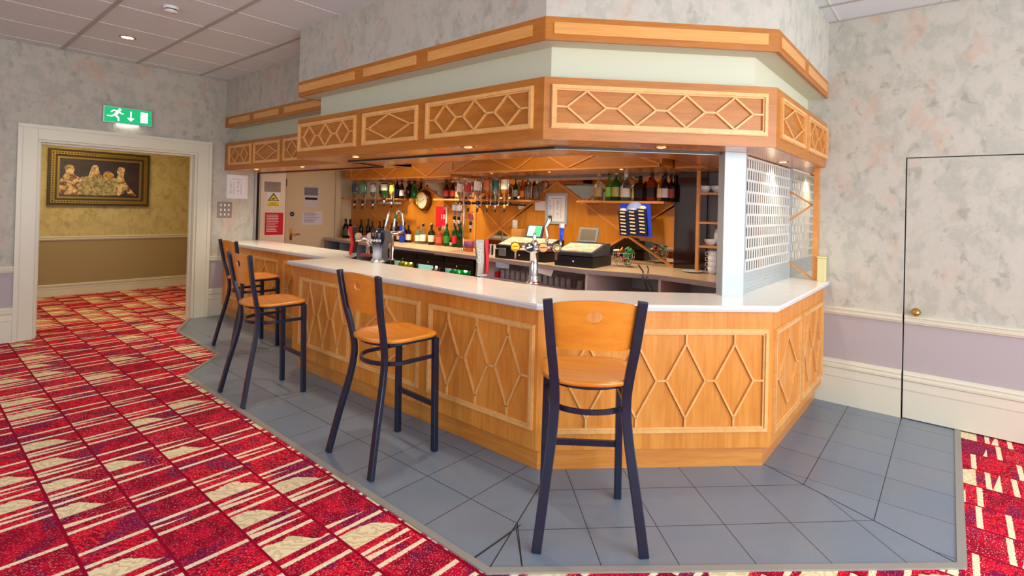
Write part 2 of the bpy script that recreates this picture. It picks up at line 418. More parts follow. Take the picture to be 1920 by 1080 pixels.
def offset(pts, d):
    out = []
    for i, p in enumerate(pts):
        p = Vector(p); ns = []
        for q0, q1 in ((pts[i-1], pts[i]) if i else (None, None), (pts[i], pts[i+1]) if i < len(pts)-1 else (None, None)):
            if q0 is None: continue
            e = (Vector(q1)-Vector(q0)).normalized(); ns.append(Vector((-e.y, e.x)))
        n = sum(ns, Vector((0, 0))).normalized(); out.append(tuple(p+n*d/max(.3, n.dot(ns[0]))))
    return out
g.ring(offset(ol, .018), offset(ol, -.018), 0, .009)
# the side border that runs down to the wall corner behind the last tile row
struct(g.build('trim_2', trim_m, fix=True))

# two-tone wall: wallpaper above the dado rail, paint below it
ZD0, ZD1, ZB = .755, .80, .375
def wall_seg(name, x0, y0, x1, y1, z0, z1, lower=lilac, upper=paper):
    m = MB()
    if z0 < ZD0: m.box((x0, y0, z0), (x1, y1, min(ZD0, z1)), 0)
    if z1 > ZD0: m.box((x0, y0, max(z0, ZD0)), (x1, y1, z1), 1)
    return struct(m.build(name, [lower, upper]))
DX0, DX1, DZ = 1.035, 2.645, 2.222     # doorway in the left wall
m = MB()
for x0, x1, z0, z1 in ((-3, DX0, 0, ZC), (DX1, 3.40, 0, ZC), (DX0, DX1, DZ, ZC), (3.40, XR+.5, 2.386, ZC)):
    if z0 < ZD0: m.box((x0, YL, z0), (x1, YL+.14, ZD0), 0)
    m.box((x0, YL, max(z0, ZD0)), (x1, YL+.14, z1), 1)
struct(m.build('wall_left', [lilac, paper]))
JY, JZ = .300, 2.067          # jib door: from y=JY towards the camera side
m = MB()
for y0, y1, z0, z1 in ((JY+.004, 1.2, 0, ZC), (-.62, JY+.004, JZ+.004, ZC), (-3.5, -.62, 0, ZC)):
    if z0 < ZD0: m.box((XR, y0, z0), (XR+.12, y1, ZD0), 0)
    m.box((XR, y0, max(z0, ZD0)), (XR+.12, y1, z1), 1)
struct(m.build('wall_right', [lilac, paper]))
struct(MB().box((XR+.09, -.7, 0), (XR+.12, JY+.05, JZ+.1)).build('wall_right', dark))  # dark sheet added behind the jib door, painting shade into its gaps

# skirting and dado profiles
def profile(path, prof, m=None, mi=0):
    """sweep a (distance from wall, z) profile along a straight wall path; path=(p0,p1,normal)"""
    m = m or MB(); (p0, p1, n) = path; k = len(prof); p0 = Vector(p0+(0,)); p1 = Vector(p1+(0,)); n = Vector(n+(0,))
    v = [p+n*d+Vector((0,0,z)) for p in (p0, p1) for d, z in prof]
    f = [(i, (i+1)%k, k+(i+1)%k, k+i) for i in range(k)]+[tuple(range(k))[::-1], tuple(range(k, 2*k))]
    return m.add(v, f, mi)
SK = [(0,0),(.022,0),(.022,.225),(.026,.235),(.024,.30),(.034,.31),(.036,.325),(.024,.332),(.024,.345),(.030,.352),(.026,.366),(.010,.375),(0,.378)]
DR = [(0,.752),(.012,.755),(.016,.768),(.028,.772),(.030,.785),(.020,.790),(.022,.802),(.034,.806),(.034,.818),(.012,.822),(0,.825)]
def skirt(nm, *paths, prof=SK, mt=cream):
    m = MB()
    for pth in paths: profile(pth, prof, m)
    return struct(m.build(nm, mt, fix=True))
skirt('baseboard_right', ((XR, JY+.006), (XR, .93), (-1, 0)), ((XR, -3.5), (XR, -.62), (-1, 0)))
skirt('trim_3', ((XR, JY+.006), (XR, .93), (-1, 0)), ((XR, -3.5), (XR, -.62), (-1, 0)), prof=DR)
skirt('baseboard_left', ((-3, YL), (DX0-.165, YL), (0, -1)), ((DX1+.17, YL), (3.3, YL), (0, -1)))
skirt('trim_4', ((-3, YL), (DX0-.165, YL), (0, -1)), ((DX1+.17, YL), (3.3, YL), (0, -1)), prof=DR)
# jib door
m = MB(); m.box((XR-.002, JY-.004, .012), (XR+.035, -.612, ZD0), 0); m.box((XR-.002, JY-.004, ZD0), (XR+.035, -.612, JZ-.004), 1)
jd = struct(m.build('door_1', [lilac, paper]))
o = skirt('door_rail', ((XR-.002, JY-.006), (XR-.002, -.612), (-1, 0)), prof=DR); o.parent = jd
o = skirt('door_skirting', ((XR-.002, JY-.006), (XR-.002, -.612), (-1, 0)), prof=[(d, max(z, .012)) for d, z in SK]); o.parent = jd
kp = at(1718, 585, x=XR)
T = Matrix.Translation((XR, kp.y, kp.z)) @ Matrix.Rotation(-PI/2, 4, 'Y')
MB().lathe([(0,0),(.03,0),(.03,.006),(.012,.010),(.010,.025),(.020,.034),(.027,.046),(.025,.058),(.014,.066),(0,.068)], 20, T).build('door_knob', brass, jd)
# doorway casing
m = MB(); ct_ = DZ+.16
for x0, x1, y0, y1, z0, z1 in ((DX0-.165, DX0, YL-.022, YL, 0, ct_), (DX1, DX1+.17, YL-.022, YL, 0, ct_), (DX0+.0005, DX1-.0005, YL-.022, YL, DZ, ct_),
        (DX0-.165, DX0-.125, YL-.034, YL-.0225, 0, ct_-.0405), (DX1+.13, DX1+.17, YL-.034, YL-.0225, 0, ct_-.0405), (DX0-.165, DX1+.17, YL-.034, YL-.0225, ct_-.04, ct_),
        (DX0, DX0+.028, YL+.0005, YL+.14, 0, DZ-.0285), (DX1-.028, DX1, YL+.0005, YL+.14, 0, DZ-.0285), (DX0, DX1, YL+.0005, YL+.14, DZ-.028, DZ),
        (DX0+.0285, DX0+.05, YL+.09, YL+.14, 0, DZ-.0505), (DX1-.05, DX1-.0285, YL+.09, YL+.14, 0, DZ-.0505), (DX0+.0285, DX1-.0285, YL+.09, YL+.14, DZ-.05, DZ-.0285)):
    m.box((x0, y0, z0), (x1, y1, z1))
struct(m.build('door_2', cream, bevel=.002), 'wide cream painted casing around the open doorway to the hall')
# hall beyond the doorway
YH = 10.95
m = MB(); m.box((-1, YH, 0), (5, YH+.1, .93), 0); m.box((-1, YH, .93), (5, YH+.1, 2.75), 1)
struct(m.build('wall_hall', [tan_wall, paper_hall]))
m = MB(); m.box((-1.1, YL+.14, 0), (-1, YH, 2.75), 1); m.box((3.9, 8.55, 0), (4, YH, 2.75), 1)
struct(m.build('wall_hall_side', [tan_wall, paper_hall]))
struct(MB().box((-1.1, YL+.14, 2.75), (5, YH+.1, 2.8)).build('ceiling', tile_ceil))
skirt('baseboard_hall', ((-1, YH), (3.9, YH), (0, -1)), prof=[(d, z*.5) for d, z in SK])
skirt('trim_5', ((-1, YH), (3.9, YH), (0, -1)), prof=[(d, z+.13) for d, z in DR])
area('hall_ceiling_lamp', (1.9, 9.5, 2.70), (2.2, 9.9, 0), 1.6, 1.0, 44, (1, .78, .36))

# ceiling: tiles as one slab, the bars of the grid below it
struct(MB().box((-3, -3.5, ZC), (XR+.6, YL+.14, ZC+.05)).build('ceiling', tile_ceil))
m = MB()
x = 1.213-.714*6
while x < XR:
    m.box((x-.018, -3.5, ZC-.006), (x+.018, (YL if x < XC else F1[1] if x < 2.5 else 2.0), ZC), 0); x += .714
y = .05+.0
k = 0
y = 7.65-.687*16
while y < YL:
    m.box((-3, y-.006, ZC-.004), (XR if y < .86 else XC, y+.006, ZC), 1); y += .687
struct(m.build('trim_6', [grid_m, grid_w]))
m = MB(); m.box((-3, YL-.02, ZC-.008), (XC, YL, ZC), 0); m.box((XR-.02, -3.5, ZC-.008), (XR, F4[1], ZC), 0)
struct(m.build('trim_7', grid_m))

# unseen back of the room: walls with tall windows
def back_wall(nm, boxes):
    m = MB()
    for b in boxes: m.box(b[:3], b[3:], 0)
    return struct(m.build(nm, paper))
back_wall('wall_back', ((-3.1, -3.6, 0, XR+.1, -3.5, .55), (-3.1, -3.6, 2.95, XR+.1, -3.5, ZC), (-3.1, -3.6, .55, -1.2, -3.5, 2.95), (4.4, -3.6, .55, XR+.1, -3.5, 2.95)))
back_wall('wall_side', ((-3.1, -3.5, 0, -3, YL, .55), (-3.1, -3.5, 2.95, -3, YL, ZC), (-3.1, -3.5, .55, -3, -.7, 2.95), (-3.1, 5.9, .55, -3, YL, 2.95)))
for i, x in enumerate((-1.2, .2, 1.6, 3.0)):
    f = MB(); f.box((x, -3.58, .55), (x+.06, -3.52, 2.95)).box((x+1.34, -3.58, .55), (x+1.4, -3.52, 2.95)).box((x, -3.58, .55), (x+1.4, -3.52, .62)).box((x, -3.58, 2.88), (x+1.4, -3.52, 2.95)).box((x, -3.57, 1.7), (x+1.4, -3.53, 1.75))
    struct(f.build('window_%d' % (i+1), cream))
for i, y in enumerate((-.7, .95, 2.6, 4.25)):
    f = MB(); f.box((-3.08, y, .55), (-3.02, y+.06, 2.95)).box((-3.08, y+1.59, .55), (-3.02, y+1.65, 2.95)).box((-3.08, y, .55), (-3.02, y+1.65, .62)).box((-3.08, y, 2.88), (-3.02, y+1.65, 2.95))
    struct(f.build('window_%d' % (i+5), cream))

# bulkhead over the bar, wallpapered
m = MB(); m.prism([(XC, YL), (XC, F1[1]), F1, F2, F3, F4, (XR+.6, F4[1]), (XR+.6, YL)], 2.75, ZC)
struct(m.build('wall_bulkhead', paper), 'papered bulkhead over the bar')
# bar interior: back wall, side walls, ceiling
struct(MB().box((XB+.02, 1.0, 0), (XB+.14, 2.25, 2.75)).box((XR-.004, 1.165, 1.03), (XR+.121, 1.205, 2.38)).build('wall_bar_right', mat('shade_brown_wall', srgb(62, 44, 34), .4)))  # shade seen through the shutter slots is put into this dark colour
struct(MB().box((XB+.02, 2.251, 0), (XB+.14, 8.6, 2.75)).build('wall_bar_back', wallpaper('bar_wallpaper', srgb(176, 166, 150), srgb(150, 142, 124), srgb(128, 118, 100), srgb(180, 150, 130))))
struct(MB().box((3.40, 8.40, 0), (XB+.02, 8.5, 2.75)).build('wall_bar_end', cream_door))
struct(MB().prism([(XC+.16, YL-.0), (XC+.16, F1[1]-.15), (F1[0]+.15, F1[1]-.15), (F2[0]+.15, F2[1]+.15*T8), (F3[0]+.15*T8, F3[1]+.15), (XR, F3[1]+.15), (XR+.2, 1.0), (XR+.2, 8.5), (3.4, 8.5), (3.4, YL)], 2.386, 2.75).build('ceiling', cove_m))

# ------------------------------------------------------------------ canopy over the bar
can = thing('bar_canopy', 'two tiered orange wood canopy with diamond lattice panels hanging over the bar', 'canopy', (0, 0, 2.0))
def cbuild(m, name, mt, **k):
    o = m.build(name, mt, **k); o.parent = can; o.matrix_parent_inverse = Matrix.Translation((0, 0, -2.0)); return o
ZF0, ZF1, ZG0, ZG1 = 2.008, 2.386, 2.608, 2.749
SI = -.82   # soffit depth
full_o = lambda d: [(XC-d, YL), (XC-d, F1[1]+(d if d > 0 else d)), (F1[0]-d, F1[1]+(d if d > 0 else d))]+line_pts(d)[1:]
m = MB(); m.ring(full_o(0), full_o(-.02), ZF0, ZF1); cbuild(m, 'fascia', wood_f)
m = MB(); m.ring(full_o(.005), full_o(-.015), ZG0, ZG1); cbuild(m, 'upper_band', wood_f)
m = MB(); m.ring(full_o(-.016), full_o(-.17), ZG0+.004, ZG0+.02); cbuild(m, 'band_underside', cove_m)
def soff(d, dr): # inner edge polyline of soffit
    return [(XC+dr, YL), (XC+dr, F1[1]-.30), (F1[0]+d, F1[1]-.30)]+line_pts(-d)[1:]
m = MB(); m.ring(full_o(-.001), soff(.84, .66), ZF0+.001, ZF0+.02); cbuild(m, 'soffit', wood_soffit)
m = MB(); m.ring(soff(.84, .66), soff(.86, .68), ZF0, ZF1); cbuild(m, 'inner_fascia', wood_f)
m = MB(); m.ring([(p[0]+.0, p[1]) for p in full_o(-.02)], full_o(-.16), ZF1-.012, ZF1-.002); cbuild(m, 'top_shelf', wood_f)
# lattice panels
def mitre(m, T, x0, y0, x1, y1, w, z0, z1, mi=0):
    o = [(x0,y0),(x1,y0),(x1,y1),(x0,y1)]; i = [(x0+w,y0+w),(x1-w,y0+w),(x1-w,y1-w),(x0+w,y1-w)]
    v = [T @ Vector((p[0], p[1], z)) for z in (z0, z1) for p in o+i]; f = []
    for k in range(4):
        j = (k+1)%4; f += [(8+k, 8+j, 12+j, 12+k), (k, 4+k, 4+j, j), (k, j, 8+j, 8+k), (4+k, 12+k, 12+j, 4+j)]
    m.add(v, f, mi)
def panel(face, s0, s1, z0, z1, nd, off, hor=True, w=.034, parent=None, t=.020):
    T = FT(face, off); m = MB(); w = min(w, (s1-s0)*.12)
    for ww, tt in ((w, t*.6), (w*.55, t)):
        a = (w-ww)*.3
        mitre(m, T, s0+a, z0+a, s1-a, z1-a, ww, 0, tt)
    fr = cb_(m, 'panel_frame', wood_mould, parent)
    l = MB(); bw = .012; zc = (z0+z1)/2; a0, a1 = s0+w, s1-w; b0, b1 = z0+w, z1-w
    def bar(p, q): l.tube([T @ Vector((p[0], p[1], .004)), T @ Vector((q[0], q[1], .004))], 0, flat=(bw, .009)) if False else strip(l, T, p, q, bw, .013)
    if hor:     # diamonds side by side, tips touching the frame above and below
        link = (.070 if nd > 1 else .05); end = .062 if nd > 1 else .05
        dw = ((a1-a0)-2*end-(nd-1)*link)/nd; x = a0+end
        bar((a0, zc), (x, zc))
        for k in range(nd):
            bar((x, zc), (x+dw/2, b1)); bar((x+dw/2, b1), (x+dw, zc)); bar((x+dw, zc), (x+dw/2, b0)); bar((x+dw/2, b0), (x, zc))
            x += dw
            nx = x+(link if k < nd-1 else end); bar((x, zc), (min(nx, a1), zc)); x = nx
    else:       # tall diamonds with upright stubs
        link = .062; stub = .056
        dw = ((a1-a0)-(nd+1)*link)/nd if nd > 1 else (a1-a0)*.80
        x = a0+link if nd > 1 else a0+(a1-a0)*.10
        bar((a0, zc), (x, zc))
        for k in range(nd):
            c = x+dw/2
            bar((x, zc), (c, b1-stub)); bar((c, b1-stub), (x+dw, zc)); bar((x+dw, zc), (c, b0+stub)); bar((c, b0+stub), (x, zc))
            bar((c, b1-stub), (c, b1)); bar((c, b0), (c, b0+stub)); x += dw
            nx = x+link if nd > 1 else a1; bar((x, zc), (nx, zc)); x = nx
    cb_(l, 'lattice', wood_mould, parent)
    return fr
def strip(l, T, p, q, w, t):
    p = Vector(p); q = Vector(q); e = (q-p).normalized(); n = Vector((-e.y, e.x))*w/2
    l.prism([tuple(p-n), tuple(q-n), tuple(q+n), tuple(p+n)], 0, t, T=T)
def cb_(m, name, mt, parent):
    o = m.build(name, mt, fix=True); o.parent = parent; o.matrix_parent_inverse = Matrix.Translation(-Vector(parent.location)); return o
for fc, s0, s1, n in (('A', .03, .995, 3), ('A', 1.095, 1.80, 1), ('A', 1.895, 2.89, 3), ('B', .044, 1.408, 4), ('C', .075, .78, 1), ('C', .88, 1.645, 2),
                      ('R', .145, .84, 2), ('R', .92, 1.61, 1), ('R', 1.71, 2.75, 3)):
    panel(fc, s0, s1, 2.075, 2.340, n, 0, True, parent=can)
for fc, s0, s1 in (('A', .0, .955), ('A', 1.068, 1.765), ('A', 1.88, 2.87), ('B', .03, 1.40), ('C', .03, .72), ('C', .83, 1.60), ('R', .115, .765), ('R', .88, 1.565), ('R', 1.68, 2.6)):
    T = FT(fc, .005); m = MB(); m.box((s0+.02, 2.645, 0), (s1, 2.715, .006), T=T); cb_(m, 'band_inset', wood_inset, can)
# dark guide channel of the roller shutter under the soffit
tr = MB(); pl = [(3.46, YL-.01), (3.46, F1[1]-.06), (2.87, F1[1]-.34)]+line_pts(-.34)[1:2]+[(3.72, 1.21)]
pl[-2] = (2.86, 2.06)
tr.tube([(p[0], p[1], ZF0-.006) for p in pl], 0, flat=(.03, .012))
tag(tr.build('shutter_track', mat('dark_track', srgb(40, 34, 30), .4)), 'thin dark shutter track running under the canopy soffit', 'track')
tr = MB(); tr.tube([(p[0]+.022, p[1]+.012, ZF0-.008) for p in pl[2:]], 0, flat=(.012, .016))
tag(tr.build('track_edging', alu), 'thin bright aluminium edging beside the dark shutter track', 'edging')

# ------------------------------------------------------------------ bar counter
ZW0, ZW1 = .985, 1.027
bar = thing('bar_counter', 'angled bar counter front in golden wood with raised diamond lattice panels', 'bar counter', (2.9, 3, 0))
rec_b = [(XC, YL-.001), (XC, F1[1])]
m = MB(); bo = [(XC, YL-.04), (XC, F1[1]), (F1[0], F1[1])]+line_pts(0, right=XR-.003)[1:]; bi = [(XC+.06, YL-.04), (XC+.06, F1[1]-.06), (F1[0]+.06, F1[1]-.06)]+line_pts(-.06, right=XR-.003)[1:]
m.ring(bo, bi, .14, ZW0); cb_(m, 'body', wood_v, bar)
po = [(XC+.045, YL-.04), (XC+.045, F1[1]-.045), (F1[0]+.045, F1[1]-.045)]+line_pts(-.045, right=XR-.045)[1:]; pi_ = [(XC+.08, YL-.04), (XC+.08, F1[1]-.08), (F1[0]+.08, F1[1]-.08)]+line_pts(-.08, right=XR-.045)[1:]
m = MB(); m.ring(po, pi_, .0045, .145); cb_(m, 'plinth', wood_h, bar)
for fc, s0, s1, n in (('A', .14, .985, 3), ('A', 1.08, 1.885, 1), ('A', 1.985, 2.945, 3), ('B', .08, 1.447, 4), ('C', .05, .75, 1), ('C', .83, 1.60, 2),
                      ('R', .20, .88, 2), ('R', .98, 1.66, 1), ('R', 1.80, 2.75, 3)):
    z0_, z1_ = dict(A=(.255, .89), B=(.24, .876), C=(.215, .862), R=(.27, .90))[fc]
    panel(fc, s0, s1, z0_, z1_, n, 0, False, parent=bar, w=.036)
def fil(pts, i, r, n=6):
    """round corner i of a polyline"""
    p = [Vector(q) for q in pts]; a, b, c = p[i-1], p[i], p[i+1]; u = (a-b).normalized()*r; v = (c-b).normalized()*r
    cur = [tuple(((b+u)*(1-t)**2+b*2*t*(1-t)+(b+v)*t*t)) for t in [k/n for k in range(n+1)]]
    return pts[:i]+cur+pts[i+1:]
def wt(d):
    o = [(XC-d, YL-.005), (XC-d, F1[1]+d), (F1[0]-d, F1[1]+d)]+line_pts(d, right=XR-.003)[1:]
    return o
wi = [(3.50, YL-.005), (3.50, F1[1]+.45), (3.06, F1[1]+.02), (3.05, 2.07), (3.72, 1.28), (XR-.003, 1.28)]
m = MB()
for d, z0, z1, mi in ((.046, 1.012, 1.027, 0), (.040, 1.004, 1.012, 1), (.046, .997, 1.004, 1), (.030, ZW0, .997, 1)):
    m.ring(wt(d), wi, z0, z1, mi)
tag(m.build('worktop', [white_top, white_edge], bevel=.002), 'long glossy white worktop with moulded edge on the wooden bar counter', 'worktop')

# ------------------------------------------------------------------ roller shutter, post, mirror by the right wall
m = MB(); m.prism(fil(fil([(3.765, 1.10), (3.655, 1.205), (3.705, 1.262), (3.80, 1.245), (3.865, 1.15), (3.80, 1.10), (3.765, 1.10)], 5, .03), 1, .004)[:-1], ZW1, ZF0)
m2 = MB()
for k in range(2): m2.box((3.853+k*.0, 1.125+k*.03, ZW1), (3.885, 1.130+k*.03, ZF0))
ps = thing('shutter_post', 'white aluminium post standing on the worktop at the shutter edge', 'post', (3.75, 1.17, ZW1))
cb_(m, 'post_body', alu, ps); cb_(m2, 'post_channel', alu, ps)
sh = thing('roller_shutter', 'lowered silver perforated roller shutter on the right end of the worktop', 'shutter', (4.5, 1.14, ZW1))
x0, x1, ys = 3.885, XR-.012, 1.14
zb, zt = 1.165, ZF0-.003
cur = MB(); nr = 10; rh = (zt-zb-.02)/nr; ncol = 22; cw = (x1-x0)/ncol
for r in range(nr+1): # slightly bowed horizontal slats
    z = zb+r*rh; cur.tube([(x0, ys, z+.008), (x1, ys, z+.008)], 0, flat=(.006, .018))
for r in range(nr):
    z = zb+r*rh
    for c in range(ncol+1):
        x = x0+c*cw+(cw*.5 if r % 2 else 0)
        if x > x1: continue
        cur.box((x-cw*.25, ys-.002, z+.010), (min(x+cw*.25, x1), ys+.002, z+rh+.004))
cb_(cur, 'shutter_curtain', mat('pale_shutter_slats', srgb(214, 218, 214), .4, metal=.1), sh)
m = MB()
for k in range(5): m.box((x0, ys-.008+.001*(k % 2), ZW1+.001+k*.027), (x1, ys+.008, ZW1+.001+(k+1)*.027-.0015))
m.box((x0, ys-.006, ZW1+.001), (x1, ys+.006, zb+.005)); cb_(m, 'bottom_rail', alu, sh)
l = at(1433, 519, y=ys-.008); m = MB(); T = frame((l.x, ys-.008, l.z), (1,0,0), (0,-1,0)); m.lathe([(0,0),(.010,0),(.010,.004),(0,.004)], 14, T); m.box((-.006, -.022, 0), (.006, 0, .003), T=T); cb_(m, 'lock', chrome, sh)
m = MB(); m.box((x1, ys-.018, ZW1), (XR-.001, ys+.018, ZF0)); cb_(m, 'wall_channel', alu, sh)
mp = thing('wall_mirror_panel', 'narrow bronze mirror with wooden edge post and strips at right worktop end', 'mirror', (XR, 1.0, ZW1))
cb_(MB().box((XR-.006, .945, ZW1), (XR-.001, 1.12, ZF0)), 'mirror_glass', mirror, mp)
cb_(MB().box((XR-.030, .905, ZW1), (XR-.001, .945, ZF0)), 'edge_post', wood_strip, mp)
m = MB(); TM = frame((XR-.006, 0, 0), (0,-1,0), (-1,0,0))
def mz(u, v): p = at(u, v, x=XR-.006); return (-p.y, p.z)
for a, b in (((1476, 356), (1523, 384)), ((1476, 416), (1523, 384)), ((1476, 489), (1523, 523))): strip(m, TM, mz(*a), mz(*b), .014, .008)
cb_(m, 'lattice', wood_strip, mp)
pa = at(1532, 530, z=ZW1); m = MB(); m.box((XR-.075, .835, ZW1), (XR-.004, .900, ZW1+.20)); m.box((XR-.080, .83, ZW1+.20), (XR-.002, .905, ZW1+.212))
tag(m.build('brass_cover', brass_pale, bevel=.004), 'small pale brass box against the right wall at the worktop end', 'cover')
gp = MB(); gp.box((3.395, YL-.03, ZW1), (3.425, YL+.05, ZF0), 0); gp.box((3.425, YL-.02, ZW1), (3.465, YL+.04, ZF0), 1)
tag(gp.build('shutter_channel', [steel, dark]), 'dark upright shutter channel on the worktop beside the menu frame', 'shutter channel')

# ------------------------------------------------------------------ downlights
def downlight(name, loc, label, warm=True, power=0, size=.035, parent_group=None, ang=135):
    t = thing(name, label, 'light', loc, group=parent_group)
    MB().lathe([(size*.95, 0), (size*1.25, 0), (size*1.25, -.005), (size*.95, -.006), (size*.95, 0)], 20, cap=False).build('bezel', brass if warm else white_pl, t)
    MB().lathe([(0, -.001), (size*.9, -.001), (size*.9, -.003), (0, -.003)], 20).build('bulb', lamp_w if warm else lamp_c, t)
    if power:
        s = spot(name+'_beam', (loc[0], loc[1], loc[2]-.02), power, ang=ang)
    return t
for (u, v), lb, pw in (((667, 294), 'canopy downlight above the second stool from the left wall', 32), ((878, 276), 'canopy downlight above the chrome and dark pint beer tap', 32),
                   ((1240, 276), 'unlit looking downlight in the soffit near the white shutter post', 14), ((1468, 304), 'canopy downlight above the perforated shutter', 20),
                   ((481, 317.5), 'canopy downlight nearest the framed price list', 30), ((567, 313), 'canopy downlight in front of the cream bar door', 34)):
    p = at(u, v, z=ZF0); downlight('downlight', (p.x, p.y, ZF0), lb, True, pw)
p = at(239, 70, z=ZC); downlight('ceiling_downlight', (p.x, p.y, ZC-.001), 'glowing recessed light in the tiled ceiling above the doorway', True, 45, .06, ang=120)
p = at(321, 13, z=ZC); t = thing('smoke_detector', 'round white smoke detector on the tiled ceiling', 'smoke detector', (p.x, p.y, ZC))
MB().lathe([(0,0),(.06,0),(.06,-.018),(.045,-.022),(.045,-.030),(.052,-.034),(.05,-.044),(0,-.05)][::-1], 24).build('housing', white_pl, t)
MB().lathe([(.047,-.022),(.047,-.030)], 24).build('vent_slot', blackm, t)

# ------------------------------------------------------------------ bar stools
def stool(label, back, front, group='wooden bar stools along the counter'):
    """back, front: mid points of the rear feet and of the front feet"""
    b = Vector(back); f = Vector(front); c = (b+f)/2; d = f-b; rz = math.atan2(d.y, d.x)
    return thing('bar_stool', label, 'bar stool', (c.x, c.y, ZT), rz, group)
def stool_parts(t):
    # local x: towards the bar; feet rear x=-.245, front x=.245
    def bez(P, n=14):
        out = []
        for i in range(len(P)-1):
            p0 = Vector(P[max(i-1, 0)]); p1 = Vector(P[i]); p2 = Vector(P[i+1]); p3 = Vector(P[min(i+2, len(P)-1)])
            for k in range(n):
                s = k/n; out.append(.5*((2*p1)+(-p0+p2)*s+(2*p0-5*p1+4*p2-p3)*s*s+(-p0+3*p1-3*p2+p3)*s**3))
        return out+[Vector(P[-1])]
    for s in (-1, 1):
        m = MB(); m.tube(bez([(-.255, s*.247, 0), (-.205, s*.215, .25), (-.150, s*.182, .50), (-.133, s*.172, .66), (-.155, s*.182, .80), (-.190, s*.200, .95), (-.225, s*.222, 1.165)], 6), 0, flat=(.046, .026))
        o = m.build('rear_leg', navy, t, bevel=.004)
        m = MB(); m.tube([(.240, s*.205, 0), (.228, s*.200, .735)], 0, flat=(.038, .036)); m.build('front_leg', navy, t, bevel=.004)
    m = MB(); m.tube([(.236, -.19, .30), (.236, .19, .30)], 0, flat=(.018, .032)); m.build('footrest', navy, t)
    def U(z, r, w, xb):
        pts = [(.232, -w, z)]
        for k in range(17):
            a = -PI/2-PI*k/16; pts.append((xb+ (w*.80)*math.cos(a)*1.0, w*math.sin(a), z))
        pts.append((.232, w, z)); return pts
    m = MB(); m.tube(U(.735, 0, .185, .0), 0, flat=(.026, .020)); m.tube([(.232, -.19, .735), (.232, .19, .735)], 0, flat=(.026, .020)); m.build('seat_frame', navy, t)
    m = MB(); m.tube(U(.615, 0, .190, .0), 0, flat=(.014, .024)); m.build('ring', navy, t)
    # seat: dished, square front, rounded rear
    m = MB(); n = 40; rings = []
    outl = []
    for k in range(n):
        a = 2*PI*k/n; cx, sy = math.cos(a), math.sin(a)
        if cx >= 0:
            q = 1/max(abs(cx)/1.0, abs(sy)/1.0); ex = 5.0
            r = (abs(cx)**ex+abs(sy)**ex)**(-1/ex); outl.append((.02+.245*cx*r, .235*sy*r))
        else:
            ex = 2.3; r = (abs(cx)**ex+abs(sy)**ex)**(-1/ex); outl.append((.02+.215*cx*r, .235*sy*r))
    v = []; f = []
    levels = [(1, -.020), (1.0, -.004), (.985, 0), (.85, -.002), (.6, -.010), (.3, -.014)]
    zs = .770
    for sc_, dz in levels:
        for x, y in outl: v.append((.02+(x-.02)*sc_, y*sc_, zs+dz))
    v.append((.02, 0, zs-.015)); v.append((.02, 0, zs-.020))
    L = len(levels)
    for j in range(L-1):
        for k in range(n): f.append((j*n+k, j*n+(k+1)%n, (j+1)*n+(k+1)%n, (j+1)*n+k))
    for k in range(n):
        f.append(((L-1)*n+k, (L-1)*n+(k+1)%n, L*n)); f.append(((k+1)%n, k, L*n+1))
    m.add(v, f, 0, True); o = m.build('seat', wood_seat, t)
    # backrest: curved plywood with arched top and a round hole
    m = MB(); nu, hz = 24, []
    hc, hr = (0, 1.085), .030
    def xy(u, z): # u in -1..1 across
        w = .186+.028*(z-.925)/.23; x = -.176-.16*(z-.925)-.028*(1-u*u); return (x, u*w, z)
    def ztop(u): return 1.142+.022*(1-u*u)
    v = []; f = []
    # polar mesh around the hole, outwards to the rectangle
    K = 48; R = 7
    for j in range(R+1):
        t_ = j/R
        for k in range(K):
            a = 2*PI*k/K; ca, sa = math.cos(a), math.sin(a)
            inner = (hr*1.15*ca/.19, hc[1]+hr*sa)
            su = 1/max(abs(ca), 1e-6); 
            zlo, zhi = .925, None
            # ray to the border in (u, z)
            best = None
            for s in [i*.005 for i in range(1, 420)]:
                uu = ca*s; zz = hc[1]+sa*s*.19
                if abs(uu) >= 1 or zz <= zlo or zz >= ztop(uu): best = (max(-1, min(1, uu)), min(max(zz, zlo), ztop(max(-1, min(1, uu))))); break
            ou = best
            uu = inner[0]*(1-t_)+ou[0]*t_; zz = inner[1]*(1-t_)+ou[1]*t_
            v.append(xy(uu, zz))
    N = len(v)
    v += [(p[0]+.011, p[1], p[2]) for p in v]
    for j in range(R):
        for k in range(K):
            a, b, c, d = j*K+k, j*K+(k+1)%K, (j+1)*K+(k+1)%K, (j+1)*K+k
            f.append((a, b, c, d)); f.append((N+d, N+c, N+b, N+a))
    for k in range(K):
        f.append((k, N+k, N+(k+1)%K, (k+1)%K)); f.append((R*K+(k+1)%K, N+R*K+(k+1)%K, N+R*K+k, R*K+k))
    m.add(v, f, 0, False); o = m.build('backrest', wood_seat, t, fix=True)
    return t
s4 = stool('golden wood and dark metal bar stool nearest the camera, facing the angled counter corner', (2.106, 1.263), (2.495, 1.567))
stool_parts(s4)
for lb, b, f in (('third bar stool from the left wall, alone before the long counter face', (1.825, 2.787), (2.318, 2.762)),
                 ('second bar stool from the left wall, overlapping the one behind it', (1.786, 4.390), (2.275, 4.367)),
                 ('farthest bar stool, nearest the doorway and the left wall', (2.305, 5.930), (2.790, 5.917))):
    t = copy_tree(s4); b = Vector(b); f = Vector(f); d = f-b; c = (b+f)/2
    t.location = (c.x, c.y, ZT); t.rotation_euler = (0, 0, math.atan2(d.y, d.x)); t['label'] = lb

# ------------------------------------------------------------------ back bar
ZBC = 1.0
